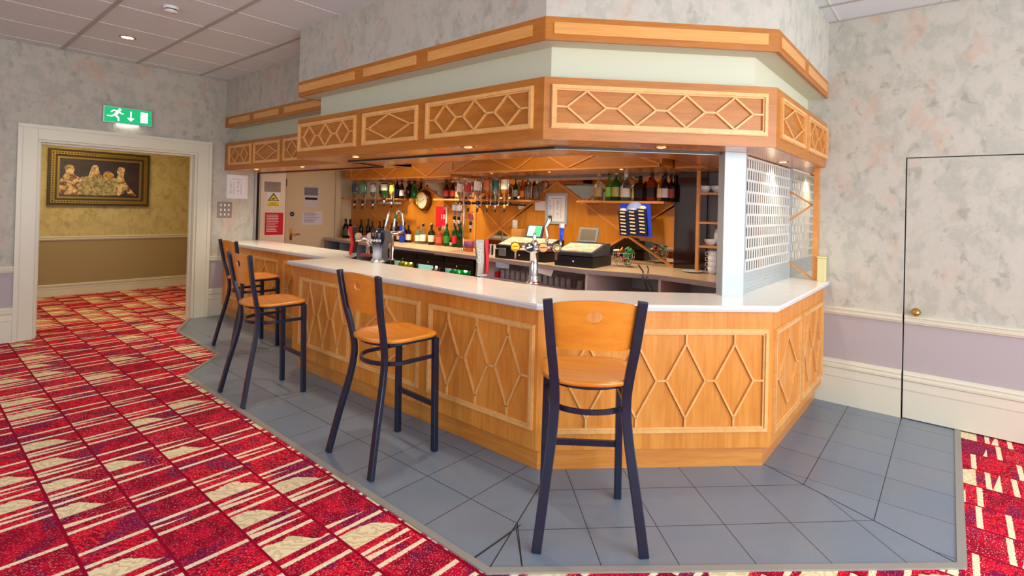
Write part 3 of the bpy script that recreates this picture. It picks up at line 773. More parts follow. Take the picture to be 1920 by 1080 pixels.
# back boards with mirrors and lattice
bb = thing('back_bar_panelling', 'orange wood back bar panelling with diamond lattice strips and mirrors', 'panelling', (XB, 5, ZBC))
TB = frame((XB, 0, 0), (0,-1,0), (-1,0,0))
def bz(u, v): p = at(u, v, x=XB); return (-p.y, p.z)
YBL, YBR = at(657, 400, x=XB).y, at(1272, 400, x=XB).y
HS = 1.983   # header underside
cb_(MB().box((XB-.002, YBR, ZBC+.001), (XB+.018, YBL, HS)), 'mirror_glass', mirror, bb)
zs_ = 1.685
SX = 1.036
ap = lambda z: min(1.975, 1.59+(z-1.59)*SX)
up = [(5.25, zs_), (4.76, ap(2.03)), (4.21, zs_), (3.83, 1.93), (3.44, zs_), (2.85, ap(2.03)), (2.29, zs_)]
lo = [(5.25, zs_), (4.76, 1.31), (4.21, zs_)]; lo2 = [(3.44, zs_), (2.85, 1.31), (2.29, zs_)]
upL = [(8.25, 1.95), (7.6, 1.72), (7.1, 1.72), (6.70, zs_), (6.345, 1.89), (5.97, zs_), (5.62, 1.90), (5.27, zs_)]
loL = [(8.25, 1.38), (7.45, 1.31), (6.70, zs_)]; loL2 = [(5.97, zs_), (5.62, 1.45), (5.27, zs_)]
bd = MB()
def poly(pts, t=.010): bd.prism([(-y, z) for y, z in pts], 0, t, T=TB)
zl = zs_-.01
# boards: below the shelf line, leaving the mirror triangles under the low nodes
poly([(5.25, zl), (4.21, zl), (4.21, 1.64), (4.76, 1.31), (5.25, 1.64)])
poly([(5.25, 1.66), (4.76, 1.31), (5.25, .995)])
poly([(4.21, zl), (3.44, zl), (3.44, 1.66), (2.85, 1.31), (3.36, ZBC), (4.20, ZBC), (4.76, 1.31), (4.21, 1.66)])
poly([(3.44, zl), (2.27, zl), (2.27, 1.66), (2.85, 1.31), (3.44, 1.66)])
poly([(2.27, 1.68), (2.85, 1.31), (2.27, 1.20)])
poly([(4.21, zl), (3.83, 1.93), (3.44, zl)])
poly([(YBL, zl), (5.27, zl), (5.27, ZBC), (YBL, ZBC)])
poly([(6.70, zl), (6.345, 1.89), (5.97, zl)])
cb_(bd, 'back_board', wood_back, bb)
st = MB()
def zig(pts, w=.022):
    for a, b in zip(pts, pts[1:]): strip(st, TB, (-a[0], a[1]), (-b[0], b[1]), w, .022)
zig(up); zig(lo); zig(lo2); zig([(4.76, 1.31), (5.25, 1.0)]); zig([(4.76, 1.31), (4.25, 1.0)]); zig([(2.85, 1.31), (2.29, .995)]); zig([(2.85, 1.31), (3.36, 1.0)])
zig([(6.70, zs_), (6.345, 1.89), (5.97, zs_)]); zig([(6.70, zs_), (7.45, 1.31), (8.25, zs_)]); zig([(6.70, zs_), (7.2, 1.96)]); zig([(5.97, zs_), (5.5, 1.40)]); zig([(7.45, 1.31), (7.45, ZBC)])
for y in (8.43, 5.25, 2.27): zig([(y, ZBC), (y, HS)], .034)
for y, z in ((4.76, 1.31), (2.85, 1.31), (6.70, zs_), (5.97, zs_), (4.21, zs_), (3.44, zs_)):
    st.lathe([(0, 0), (.035, 0), (.035, .026), (0, .026)], 8, TB @ Matrix.Translation((-y, z, 0)), smooth=False)
cb_(st, 'lattice', wood_strip, bb)
# shelves
def shelf(y0, y1, label, depth=.20, z=zs_):
    return tag(MB().box((XB-.026-depth, y0, z-.012), (XB-.026, y1, z+.012)).build('wall_shelf', wood_strip, bevel=.002), label, 'shelf')
shelf(6.78, 8.38, 'wooden shelf on the left of the back bar under upside down bottles')
shelf(5.36, 5.92, 'short wooden shelf between the clock and the bottle rack')
shelf(4.08, 5.20, 'wooden shelf behind the central rack of upside down bottles')
shelf(2.32, 3.40, 'wooden shelf above the blue snack card holding upright spirits bottles')

# header boxes (pelmets) above the back bar, zigzag strips on their fronts
def header(name, x, y0, y1, z0, zz, label, extra=()):
    t = thing(name, label, 'pelmet', (x, (y0+y1)/2, z0))
    m = MB(); m.box((x, y0, z0), (x+.02, y1, 2.38), 0); m.box((x+.02, y0, z0), (XB-.002, y1, z0+.018), 1); m.box((x+.02, y0, z0+.018), (XB-.002, y0+.02, 2.38), 0); m.box((x+.02, y1-.02, z0+.018), (XB-.002, y1, 2.38), 0)
    cb_(m, 'box_front', [wood_f, wood_soffit], t)
    T = frame((x, 0, 0), (0,-1,0), (-1,0,0)); s = MB()
    for seg in zz:
        for a, b in zip(seg, seg[1:]): strip(s, T, (-a[0], a[1]), (-b[0], b[1]), .016, .012)
    cb_(s, 'zigzag_strip', wood_strip, t); return t
hz = lambda pts, x: [tuple(at(u, v, x=x))[1:] for u, v in pts]
ZH1, ZH2 = 1.985, 2.005
header('pelmet', 4.85, 5.20, 7.75, ZH1, ((((7.55, ZH1+.02), (7.10, 2.20), (6.65, ZH1+.02), (6.18, 2.24), (5.70, ZH1+.02), (5.22, 2.26))), ((5.22, ZH1+.008), (7.74, ZH1+.008)), ((7.58, ZH1), (7.58, 2.3))), 'wooden zigzag trimmed pelmet over the left back bar shelves')
header('pelmet', 4.58, 2.07, 4.92, ZH2, (((4.89, ZH2+.02), (4.37, 2.22), (3.84, ZH2+.02), (3.49, 2.22), (3.136, ZH2+.02), (2.60, 2.22), (2.08, ZH2+.02)), ((2.08, ZH2+.008), (4.91, ZH2+.008)), ((4.90, ZH2), (4.90, 2.3)), ((2.085, ZH2), (2.085, 2.3))), 'wooden zigzag trimmed pelmet over the tills')
header('pelmet', 4.80, 1.74, 2.05, ZH2, (((2.04, ZH2+.01), (1.76, ZH2+.01)),), 'short plain pelmet at the right end of the back bar')
for (u, v), z, lb, pw in (((720, 336), ZH1, 'back bar downlight left of the wall clock', 36), ((784, 334), ZH1, 'back bar downlight directly over the wall clock', 36), ((852, 334), ZH1, 'back bar downlight beside the pelmet step', 32),
                      ((922, 324), ZH2, 'bright bar downlight over the upside down bottles', 38), ((1165, 317), ZH2, 'back bar downlight over the whisky bottles', 38), ((1030, 322), ZH2, 'dim back bar downlight over the silver price list frame', 32)):
    p = at(u, v, z=z); x = min(p.x, XB-.14); x = max(x, 4.66); s_ = x/p.x; yy = p.y*s_; yy = max(yy, 5.26) if z == ZH1 else yy; downlight('downlight', (x, yy, z-.0005), lb, True, pw, .03, ang=150)

# back counter and cupboards
front = [(4.80, 8.30), (4.66, 6.20), (4.56, 4.45), (4.56, 4.36), (4.42, 2.80), (4.62, 2.12), (4.50, 1.40)]
backl = [(XB-.004, y) for _, y in front]
m = MB(); m.ring(front, backl, ZBC-.03, ZBC, 0)
fe = [(x-.004, y) for x, y in front]; m.ring(fe, front, ZBC-.045, ZBC-.001, 1)
tag(m.build('back_counter', [grey_top, grey_edge]), 'pale back counter top carrying the tills and bottles behind the bar', 'counter')
cup = thing('open_cupboard', 'open white cupboards under the back counter on the right', 'cupboard', (4.9, 3, 0))
m = MB()
def xf(y):
    for (xa, ya), (xb, yb) in zip(front, front[1:]):
        if yb <= y <= ya and ya != yb: return xa+(xb-xa)*(ya-y)/(ya-yb)
    return 4.5
for y in (4.34, 2.78, 2.10, 1.42): cb_(MB().box((xf(y)+.02, y-.012, 0.002), (XB-.022, y+.012, ZBC-.032)), 'upright', white_mel, cup)
ff = [(4.80, 4.34), (4.66, 2.80), (4.80, 2.12), (4.70, 1.42)]
m = MB(); m.ring(ff, [(XB-.004, y) for _, y in ff], .715, .73); cb_(m, 'cupboard_shelf', white_mel, cup)
m = MB(); m.box((XB-.02, 1.42, 0), (XB-.005, 4.34, .99)); cb_(m, 'cupboard_back', white_mel, cup)
m = MB()
for y in (8.2, 7.75, 7.2, 6.72, 6.25): m.box((xf(y)+.02, y-.012, .002), (XB-.01, y+.012, ZBC-.03))
m.ring([(4.85, 8.2), (4.69, 6.25)], [(5.0, 8.2), (4.9, 6.25)], .55, .57); m.box((XB-.03, 6.2, 0), (XB-.008, 8.2, .96))
tag(m.build('shelf_rack', mat('blue_grey_frame', srgb(120, 138, 152), .5)), 'blue grey open rack under the left end of the back counter', 'rack')

# ------------------------------------------------------------------ bottles
_gc = {}
def gmat(col, tr=.75):
    if (col, tr) not in _gc: _gc[(col, tr)] = mat('bottle_glass_%02x%02x%02x' % col, srgb(*col), .05, trans=.92 if min(col) > 150 and tr > .5 else tr, coat=.3, ior=1.3)
    return _gc[(col, tr)]
_lc = {}
def lmat(col):
    if col not in _lc: _lc[col] = mat('label_%02x%02x%02x' % col, srgb(*col), .5)
    return _lc[col]
PROF = {  # (radius, height) fractions of full radius and height
 'round': [(0,0),(.92,0),(1,.02),(1,.52),(.93,.60),(.60,.68),(.34,.74),(.30,.92),(.34,.93),(.34,.96),(0,.96)],
 'wine': [(0,0),(.92,0),(1,.02),(1,.50),(.90,.60),(.55,.70),(.36,.78),(.32,.94),(.37,.95),(.37,.98),(0,.98)],
 'squat': [(0,0),(.95,0),(1,.03),(1,.60),(.88,.68),(.45,.74),(.34,.78),(.34,.93),(0,.93)],
 'tall': [(0,0),(.92,0),(1,.02),(.96,.56),(.80,.64),(.40,.74),(.28,.80),(.25,.95),(0,.95)]}
def bottle(loc, h, r, gcol, lcol, ccol, shape, label, cat='bottle', group=None, inv=False, lab=(.14, .46), tr=.75, pourer=False, name='bottle'):
    n = 8 if shape == 'square' else 14
    prof = PROF['squat' if shape == 'square' else shape]
    if shape == 'square': n = 4
    sgn = -1 if inv else 1
    def pr(ps): return [(a*r*(1.25 if n == 4 else 1), b*h*sgn) for a, b in ps]
    q = pr(prof); q = q if not inv else q
    m = MB(); RT = Matrix.Rotation(PI/4, 4, 'Z'); m.lathe(q, n, RT, smooth=n > 4)
    o = m.build(name, gmat(gcol, tr), fix=True); o.location = loc; tag(o, label, cat, group)
    if lcol:
        m = MB(); m.lathe([(r*1.02*(1.25 if n == 4 else 1), lab[0]*h*sgn), (r*1.02*(1.25 if n == 4 else 1), lab[1]*h*sgn)], n, RT, smooth=n > 4)
        m.f = m.f[:-2]; m.m = m.m[:-2]; m.sm = m.sm[:-2]; m.build('paper_label', lmat(lcol), o)
    if ccol and not inv:
        z0 = prof[-1][1]
        m = MB(); m.lathe([(0, (z0-.10)*h), (r*.40, (z0-.10)*h), (r*.40, h), (0, h)], 10); m.build('cap', lmat(ccol), o)
    if pourer:
        m = MB(); m.lathe([(r*.3, .93*h), (r*.3, .98*h), (r*.14, 1.0*h), (r*.10, 1.10*h), (r*.04, 1.10*h)], 8); m.build('pourer', chrome, o)
    return o
def bat(u, v0, v1, w, depth, gcol, lcol, ccol, shape, label, plane='x', **k):
    """bottle whose foot centre is seen at (u, v0) and top at v1; w = width in photo pixels"""
    p = at(u, v0, **{plane: depth})
    q = at(u, v1, x=p.x); sx = (Vector((p.x, p.y, 0)).dot(Vector(cF)))/CAM['f']
    return bottle((p.x, p.y, p.z), abs(q.z-p.z), w*sx/2, gcol, lcol, ccol, shape, label, **k), p
# upright bottles standing on the back counter
DK, BR, GN, CL, AM = (16, 20, 14), (52, 26, 12), (18, 92, 34), (206, 220, 208), (196, 92, 20)
row = [(647.5, 410, 12, DK, (60, 56, 50), DK, 'wine', 'dark wine bottle at the far left end of the back counter'),
 (656, 411, 12, DK, (206, 200, 192), DK, 'wine', 'dark bottle with pale label, second from the left counter end'),
 (746, 424, 13, BR, (228, 214, 186), DK, 'round', 'brown bottle with cream label just behind the chrome swan neck tap'),
 (757, 416, 11, DK, (226, 220, 200), DK, 'round', 'dark bottle with white label between the brown bottle and the red topped bottle'),
 (765.5, 421, 11, (40, 14, 16), (238, 226, 200), (40, 20, 20), 'round', 'dark red bottle with cream label left of the clock'),
 (783.5, 423, 12, (150, 205, 170), (232, 232, 224), (200, 40, 60), 'tall', 'clear green tinted bottle with white label and pink top'),
 (792.7, 419, 12, CL, (240, 238, 232), (30, 30, 30), 'round', 'clear bottle with large white label and steel pourer'),
 (808.5, 420, 13, (40, 60, 20), (222, 214, 190), (30, 30, 30), 'round', 'olive green bottle with white oval label and steel pourer'),
 (823.3, 425, 14, (206, 120, 70), (210, 90, 60), (90, 30, 24), 'squat', 'rose amber bottle with dark top on the back counter'),
 (837, 419, 12, (30, 120, 50), (60, 140, 60), (30, 60, 30), 'tall', 'slim bright green bottle on the back counter'),
 (845, 445, 5, BR, (220, 210, 190), DK, 'round', 'small brown miniature bottle between two green bottles'),
 (853, 416, 12, GN, (200, 40, 40), (210, 210, 210), 'round', 'green bottle with red label left of the chrome rack pole'),
 (862, 416, 12, GN, None, (30, 30, 30), 'wine', 'unlabelled green bottle directly behind the chrome rack pole')]
for i, (u, v1, w, g_, l_, c_, s_, lb) in enumerate(row):
    v0 = 446 if u < 660 else 452 if u < 770 else 456+ (u-783)*.085
    p = at(u, v0, z=ZBC); 
    if p.x > XB-.09: s1 = (XB-.09)/p.x; p = Vector((p.x*s1, p.y*s1, ZBC))
    if p.y > 8.25: p.y = 8.22
    q = at(u, v1, x=p.x); sx = Vector((p.x, p.y, 0)).dot(Vector(cF))/CAM['f']
    bottle(p, q.z-ZBC, w*sx/2, g_, l_, c_, s_, lb, pourer=u in (792.7, 808.5))
# dark bottles in a row behind the left taps
for k in range(9):
    y = 8.02-.165*k
    if k == 0 or k > 7: continue
    bottle((XB-.09-.03*(k % 2), y+.05, ZBC), .30+.02*((k*7) % 3), .038, DK, None, DK, 'wine', 'dark wine bottle in the shadowed row behind the far left taps', group='dark wine bottles behind the far taps')
# blue topped measure bottle
bottle((5.22, at(754, 440, x=5.22).y, ZBC), .40, .045, (30, 70, 220), None, (236, 232, 220), 'round', 'tall blue bottle with white cap left of the clock', tr=.3)
# upright bottles on the shelves
ZS = zs_+.0125
def sb(u, vt, w, g_, l_, c_, s_, lb, X=XB-.13, **k):
    p = at(u, 378, x=X); q = at(u, vt, x=X); sx = Vector((p.x, p.y, 0)).dot(Vector(cF))/CAM['f']
    bottle((X, p.y, ZS), q.z-ZS, w*sx/2, g_, l_, c_, s_, lb, **k)
for a in ((744, 334, 9, (20, 34, 60), (30, 50, 90), DK, 'wine', 'dark blue bottle on the left shelf next to the white bottle'),
          (753, 338, 9, (60, 40, 44), (226, 214, 222), DK, 'wine', 'bottle with pale pink label on the left shelf'),
          (765, 340, 11, BR, None, DK, 'round', 'plain brown bottle near the right end of the left shelf'),
          (776.5, 345, 10, (26, 150, 46), None, (20, 110, 40), 'squat', 'bright green bottle at the clock end of the left shelf'),
          (836.5, 338, 10, (70, 14, 12), (150, 30, 24), DK, 'wine', 'dark red bottle on the short shelf right of the clock'),
          (848, 338, 10, BR, (140, 20, 20), (200, 190, 180), 'wine', 'brown bottle with red label on the short shelf right of the clock'),
          (859, 343, 11, (190, 130, 80), (222, 170, 110), (210, 150, 90), 'squat', 'amber bottle at the right end of the short shelf'),
          (966, 335, 9, GN, (190, 200, 170), (30, 120, 50), 'tall', 'green bottle right of the upside down bottles'),
          (979, 338, 10, (206, 90, 16), (226, 130, 50), (120, 40, 20), 'squat', 'small amber bottle on the central shelf'),
          (990, 340, 10, (206, 200, 186), None, (170, 160, 150), 'squat', 'clear empty bottle on the central shelf'),
          (1006, 338, 13, (150, 120, 96), None, (206, 200, 190), 'squat', 'tall glass jar at the right end of the central shelf'),
          (1122, 323, 17, (226, 206, 166), (196, 160, 110), (206, 160, 110), 'round', 'clear whisky bottle at the left end of the right shelf'),
          (1141, 321, 13, (120, 150, 60), (150, 220, 70), DK, 'round', 'bottle with lime green label on the right shelf'),
          (1154.5, 320, 16, (24, 130, 40), (196, 190, 110), (210, 206, 150), 'round', 'green whisky bottle with cream round label on the right shelf'),
          (1173, 325, 20, (206, 214, 206), (236, 230, 216), (232, 228, 214), 'round', 'clear rum bottle with big white label and red dot'),
          (1190, 338, 12, (216, 190, 120), (226, 196, 120), (150, 100, 50), 'squat', 'short gold bottle between the white label and black label bottles'),
          (1200, 330, 19, (70, 30, 10), (22, 20, 20), (16, 16, 16), 'square', 'square bourbon bottle with black label'),
          (1222, 321, 16, (190, 74, 12), (34, 20, 12), (24, 20, 18), 'square', 'tall square amber whisky bottle with slanted dark label'),
          (1238, 325, 13, (206, 150, 60), (226, 206, 160), (170, 120, 60), 'round', 'gold bottle behind the purple liqueur bottle'),
          (1247, 325, 17, (30, 22, 40), (214, 206, 216), (26, 22, 30), 'round', 'dark purple bottle with pale label on the right shelf'),
          (1258, 327, 13, (34, 16, 18), (150, 60, 50), DK, 'round', 'dark bottle at the right end of the right shelf')):
    sb(*a)
# upside down bottles on optics
def optic(u, v_top, v_bot, w, X, g_, l_, label, group, tip=chrome, tr=.7):
    """v_top: base of the upturned bottle; v_bot: its neck in the measure"""
    p = at(u, v_top, x=X); q = at(u, v_bot, x=X); h = p.z-q.z; sx = Vector((p.x, p.y, 0)).dot(Vector(cF))/CAM['f']
    o = bottle((X, p.y, p.z), h, w*sx/2, g_, l_, None, 'round', label, group=None, inv=True, lab=(.10, .48), tr=tr)
    t = thing('optic_dispenser', 'spirit measure under the '+label.replace('upside down ', ''), 'optic', (X, p.y, q.z))
    z = 0
    MB().lathe([(0, .02), (.022, .02), (.024, 0), (.024, -.02), (.018, -.028), (0, -.028)][::-1], 12).build('collar', black, t)
    MB().lathe([(0, -.028), (.019, -.028), (.019, -.075), (0, -.075)][::-1], 12).build('measure', tip, t)
    MB().lathe([(0, -.075), (.016, -.075), (.009, -.12), (0, -.12)][::-1], 10).build('spout', black, t)
    MB().box((-.035, -.004, -.124), (.0, .004, -.120)).box((-.035, -.035, -.124), (-.030, .035, -.120)).build('lever', black, t)
    # chrome cradle arching over the bottle
    r = w*sx/2+.012
    m = MB(); pts = [(.0, -r, -.03), (0, -r, h*.85)]+[(0, -r*math.cos(a), h*.85+r*.9*math.sin(a)) for a in (.4, .8, 1.2, 1.57)]
    m.tube(pts, .0055, 6); m.tube([(0, -r, -.03), (0, .0, -.03)], .006, 6); m.build('cradle_arm', chrome, t)
    return o
GA = None
gold_l = mat('gold_liquor', srgb(230, 170, 50), .2, trans=.4)
for u, vt, vb, w, g_, l_, tp, lb in (
  (863.5, 341, 380, 13, (230, 220, 206), (220, 200, 190), chrome, 'upside down clear bottle at the left of the central rack'),
  (879, 342, 380, 13, (226, 220, 210), (190, 40, 40), gold_l, 'upside down clear bottle with red label in the central rack'),
  (896.5, 336, 380, 15, (224, 220, 210), (232, 226, 214), chrome, 'upside down clear bottle with white label in the central rack'),
  (914.5, 334, 380, 15, (220, 110, 40), (200, 120, 60), gold_l, 'upside down orange bottle in the central rack'),
  (930, 333, 380, 14, (210, 222, 216), (50, 90, 80), chrome, 'upside down clear bottle with teal diamond label'),
  (947, 332, 380, 15, (214, 130, 60), (232, 222, 196), gold_l, 'upside down amber bottle with cream label at the rack right end')):
    optic(u, vt, vb, w, 4.98, g_, l_, lb, GA, tp)
for u, vt, vb, w, g_, l_, lb in (
  (666, 343, 378, 11, (190, 180, 170), (60, 70, 90), 'upside down bottle at the far left of the back bar'),
  (681, 342, 378, 13, (200, 206, 196), (96, 150, 110), 'upside down clear bottle with coloured label on the left rack'),
  (700, 343, 378, 11, (200, 206, 206), (196, 206, 216), 'upside down clear bottle with blue white label on the left rack'),
  (721, 343, 372, 14, (22, 140, 40), (226, 226, 206), 'upside down green bottle on the left rack'),
  (735, 344, 375, 9, (206, 190, 90), (220, 220, 60), 'upside down pale bottle with yellow label on the left rack')):
    optic(u, vt, vb, w, 5.12, g_, l_, lb, GA)
m = MB(); pL = at(660, 381, x=5.06); pR = at(742, 381, x=5.06); m.tube([(5.17, pL.y, 1.62), (5.17, pR.y, 1.62)], 0, flat=(.012, .03))
m.tube([(5.17, 7.45, 1.62), (XB-.03, 7.45, 1.62)], .01, 6); m.tube([(5.17, 6.95, 1.62), (XB-.03, 6.95, 1.62)], .01, 6)
tag(m.build('bottle_rail', steel), 'steel rail holding the upside down bottles on the left of the back bar', 'rail')
rk = thing('bottle_stand', 'chrome pole stand with rail carrying the central upside down bottles', 'bottle stand', (4.99, 5.0, ZBC))
pp = at(868, 468, z=ZBC); px_, py_ = 5.0, pp.y*5.0/pp.x
cb_(MB().lathe([(0,0),(.07,0),(.07,.01),(.02,.02),(.012,.03),(.012,.95),(.02,.96),(.02,.98),(0,.98)], 14, TR(px_, py_, ZBC)), 'pole', chrome, rk)
yl_ = at(955, 381, x=4.98).y
cb_(MB().tube([(5.03, py_+.12, 1.64), (5.03, yl_, 1.64)], 0, flat=(.014, .03)).tube([(px_, py_, 1.64), (5.03, py_, 1.64)], 0, flat=(.03, .03)).tube([(5.03, yl_+.05, 1.63), (XB-.035, yl_+.05, 1.63)], 0, flat=(.02, .02)), 'rail', black, rk)
for u, vt, vb, w, g_, l_, lb in ((853, 382, 408, 10, (200, 206, 206), (214, 218, 226), 'upside down small bottle low on the left of the chrome pole'), (861, 383, 409, 10, (210, 214, 214), (226, 226, 230), 'upside down small bottle low beside the chrome pole'), (883, 400, 418, 9, (196, 150, 150), (190, 30, 60), 'upside down small red labelled bottle right of the pole')):
    optic(u, vt, vb, w, 4.95, g_, l_, lb, GA)
m = MB(); m.tube([(px_, py_, 1.48), (4.96, at(850, 410, x=4.95).y, 1.48)], .008, 6).tube([(px_, py_, 1.44), (4.96, at(886, 410, x=4.95).y, 1.44)], .008, 6); cb_(m, 'lower_arm', chrome, rk)

# ------------------------------------------------------------------ fridges
def fridge(y0, y1, label):
    x = (xf((y0+y1)/2))+.03; t = thing('bottle_fridge', label, 'fridge', (x, (y0+y1)/2, .003))
    w = (y1-y0)/2-.004; Hh = .925
    m = MB(); m.box((0, -w, 0), (.50, -w+.02, Hh)).box((0, w-.02, 0), (.50, w, Hh)).box((.48, -w, 0), (.50, w, Hh)).box((0, -w, 0), (.5, w, .10)).box((0, -w, Hh-.10), (.5, w, Hh)).build('body', black, t)
    MB().box((.46, -w+.02, .10), (.478, w-.02, Hh-.10)).box((.02, -w+.021, .10), (.46, -w+.026, Hh-.10)).box((.02, w-.026, .10), (.46, w-.021, Hh-.10)).box((.02, -w+.03, Hh-.115), (.46, w-.03, Hh-.101)).build('lining', cooler, t)
    MB().box((.05, -w+.03, .63), (.44, w-.03, .636)).box((.05, -w+.03, .35), (.44, w-.03, .356)).build('wire_shelf', steel, t)
    f = MB(); f.box((-.03, -w+.004, .08), (-.002, -w+.045, Hh-.06)).box((-.03, w-.045, .08), (-.002, w-.004, Hh-.06)).box((-.03, -w+.045, .08), (-.002, w-.045, .13)).box((-.03, -w+.045, Hh-.125), (-.002, w-.045, Hh-.06))
    d = f.build('door', black, t, bevel=.003)
    MB().box((-.018, -w+.045, .13), (-.012, w-.045, Hh-.125)).build('door_glass', mat('fridge_glass', (.9, .95, .93, 1), .02, trans=1, ior=1.02), d)
    MB().tube([(-.03, -w+.035, .70), (-.055, -w+.035, .70), (-.055, -w+.035, .50), (-.03, -w+.035, .50)], .006, 6).build('handle', chrome, d)
    MB().lathe([(0, 0), (.011, 0), (.011, .004), (0, .004)], 12, Matrix.Translation((-.03, 0, Hh-.09)) @ Matrix.Rotation(-PI/2, 4, 'Y')).build('lock', chrome, d)
    point('fridge_light', (x+.12, (y0+y1)/2, .80), 1.6, (.85, 1, .9), .04)
    return x
fr = [(5.64, 6.20, 'black glass door fridge with yellow drinks, leftmost of three'), (5.06, 5.63, 'black glass door fridge with pale interior, middle of three'), (4.47, 5.05, 'black glass door fridge with green bottles, rightmost of three')]
for k, (y0, y1, lb) in enumerate(fr):
    x = fridge(y0, y1, lb)
    gl, ll, cl, nm = (((216, 196, 40), (240, 226, 60), (226, 210, 60), 'yellow'), ((150, 60, 40), (180, 80, 50), (60, 30, 30), 'red brown'), ((40, 190, 70), (40, 170, 70), (20, 190, 150), 'green'))[k]
    for r_ in range(2):
        for j in range(5 if k != 1 else 3):
            yy = y0+.10+j*((y1-y0-.20)/4)
            bottle((x+.08+.11*r_, yy, .6395), .185 if k != 1 else .15, .042, gl, ll, cl, 'round', 'small %s drink bottle on the %s fridge shelf' % (nm, ('left', 'middle', 'right')[k]), group='%s drinks in the %s fridge' % (nm, ('left', 'middle', 'right')[k]), tr=.3)
tag(MB().box((4.60, 4.47, .935), (4.62, 6.2, .965)).build('fridge_vent_strip', blackm), 'black vent strip above the three fridge doors', 'vent strip')

# ------------------------------------------------------------------ tumblers in the open cupboard
def tumbler():
    m = MB(); m.lathe([(.022, .10), (.028, .095), (.034, .0), (.031, .0), (.026, .088), (0, .090)], 12)
    m.f = m.f[:-2]; m.m = m.m[:-2]; m.sm = m.sm[:-2]
    return m.build('glass_tumbler', mat('tumbler_glass', srgb(246, 249, 252), .03, trans=.72, ior=1.12), None)
tb = None
for r_ in range(3):
    for j in range(13):
        y = 4.22-.082*j; x = 4.84+.085*r_-.02*(j/13)
        if tb is None: tb = tumbler(); o = tb
        else: o = tb.copy(); C.objects.link(o)
        o.location = (x, y, .7305); tag(o, 'upturned clear tumbler in the packed rows on the cupboard shelf', 'glass', 'upturned tumblers under the tills')
for r_ in range(2):
    for j in range(3):
        o = tb.copy(); C.objects.link(o); o.scale = (1.15, 1.15, .95); o.location = (4.80+.10*r_, 3.08-.095*j, .7305); tag(o, 'wider upturned tumbler in the small group at the right of the shelf', 'glass', 'wider tumblers under the right till')
tag(MB().box((4.80, 4.262, .7305), (4.86, 4.32, .80)).build('red_carton', red, bevel=.003), 'small red carton beside the upturned tumblers', 'carton')

# ------------------------------------------------------------------ tills
def till(cx, cy, rz, label, lit, w=.42, d=.44):
    t = thing('till', label, 'till', (cx, cy, ZBC), rz)   # local x: away from the staff side is +, front faces -x
    MB().box((-d/2, -w/2, 0), (d/2, w/2, .105)).build('cash_drawer', black, t, bevel=.004)
    MB().lathe([(0,0),(.010,0),(.010,.004),(0,.004)], 12, Matrix.Translation((-d/2, 0, .055)) @ Matrix.Rotation(-PI/2, 4, 'Y')).build('drawer_lock', chrome, t)
    m = MB(); m.prism([(-d/2+.01, .112), (-d/2+.0, .15), (d/2-.12, .235), (d/2-.02, .235), (d/2-.02, .112)], -w/2+.005, w/2-.005, T=frame((0,0,0), (1,0,0), (0,-1,0)))
    m.build('register_body', char if not lit else black, t, bevel=.004, fix=True)
    sl = math.atan2(.085, d-.12); T = Matrix.Translation((-d/2+.0, 0, .151)) @ Matrix.Rotation(-sl, 4, 'Y')
    pad = MB().box((.025, -w/2+.03, 0), (.30, w/2-.03, .004), T=T).build('keypad', mat('till_keys', srgb(196, 190, 176), .5), t)
    m = MB(); mm = [mat('key_row_green', srgb(170, 206, 170), .5), mat('key_row_pink', srgb(226, 176, 160), .5), mat('key_row_cream', srgb(226, 216, 186), .5)]
    for i in range(6):
        for j in range(8):
            m.box((.035+i*.044, -w/2+.045+j*(w-.09)/8, .004), (.035+i*.044+.034, -w/2+.045+(j+.8)*(w-.09)/8, .008), (i+j//3) % 3, T=T)
    m.build('keys', mm, pad)
    T = Matrix.Translation((d/2-.12, .02, .24)) @ Matrix.Rotation(.35, 4, 'Y')
    sc2 = MB().box((0, -.115, 0), (.03, .115, .165), T=T).box((.01, -.03, -.03), (.03, .03, .02), T=T).build('display', char if lit else grey, t, bevel=.004)
    if lit:
        MB().box((-.002, -.095, .025), (0, .095, .150), T=T).build('screen', screen, sc2); MB().box((-.003, -.090, .03), (-.002, -.005, .145), T=T).build('screen_panel', screen_g, sc2)
    else: MB().box((-.002, -.090, .025), (0, .090, .145), T=T).build('screen', screen_off, sc2)
    return t
till(4.80, 3.78, .03, 'black till with lit green and blue screen, left of the two', True, .72, .40)
till(4.76, 3.02, .10, 'dark grey till with blank screen, right of the two', False, .44, .46)
m = MB(); p = at(970, 437, x=4.95); m.box((4.93, p.y-.08, 1.237), (5.02, p.y+.08, 1.33)); 
tag(m.build('cardboard_box', mat('cardboard', srgb(190, 130, 60), .8), bevel=.002), 'small cardboard box on top of the left till', 'box')
# white sockets on the till side / small socket block
p = at(942, 468, x=4.585); tag(MB().box((4.575, p.y-.05, 1.03), (4.595, p.y+.05, 1.12)).build('card_slot_panel', grey, bevel=.003), 'small grey three slot panel in front of the left till', 'panel')
# pale papers hanging over the counter edge
m = MB(); T = frame((4.475, 3.35, .93), (0,-1,0), (-1,0,0)); m.prism([(-.17, .07), (.17, .07), (.12, -.05), (-.12, -.02)], 0, .002, T=T); tag(m.build('paper_sheet', white), 'white paper sheet hanging over the back counter edge', 'paper')
T = frame((4.52, 3.95, .93), (0,-1,0), (-1,0,0)); tag(MB().box((-.10, -.03, 0), (.10, .03, .002), T=T).build('paper_notice', lmat((170, 190, 220))), 'pale blue sticky notice on the back counter edge', 'notice')

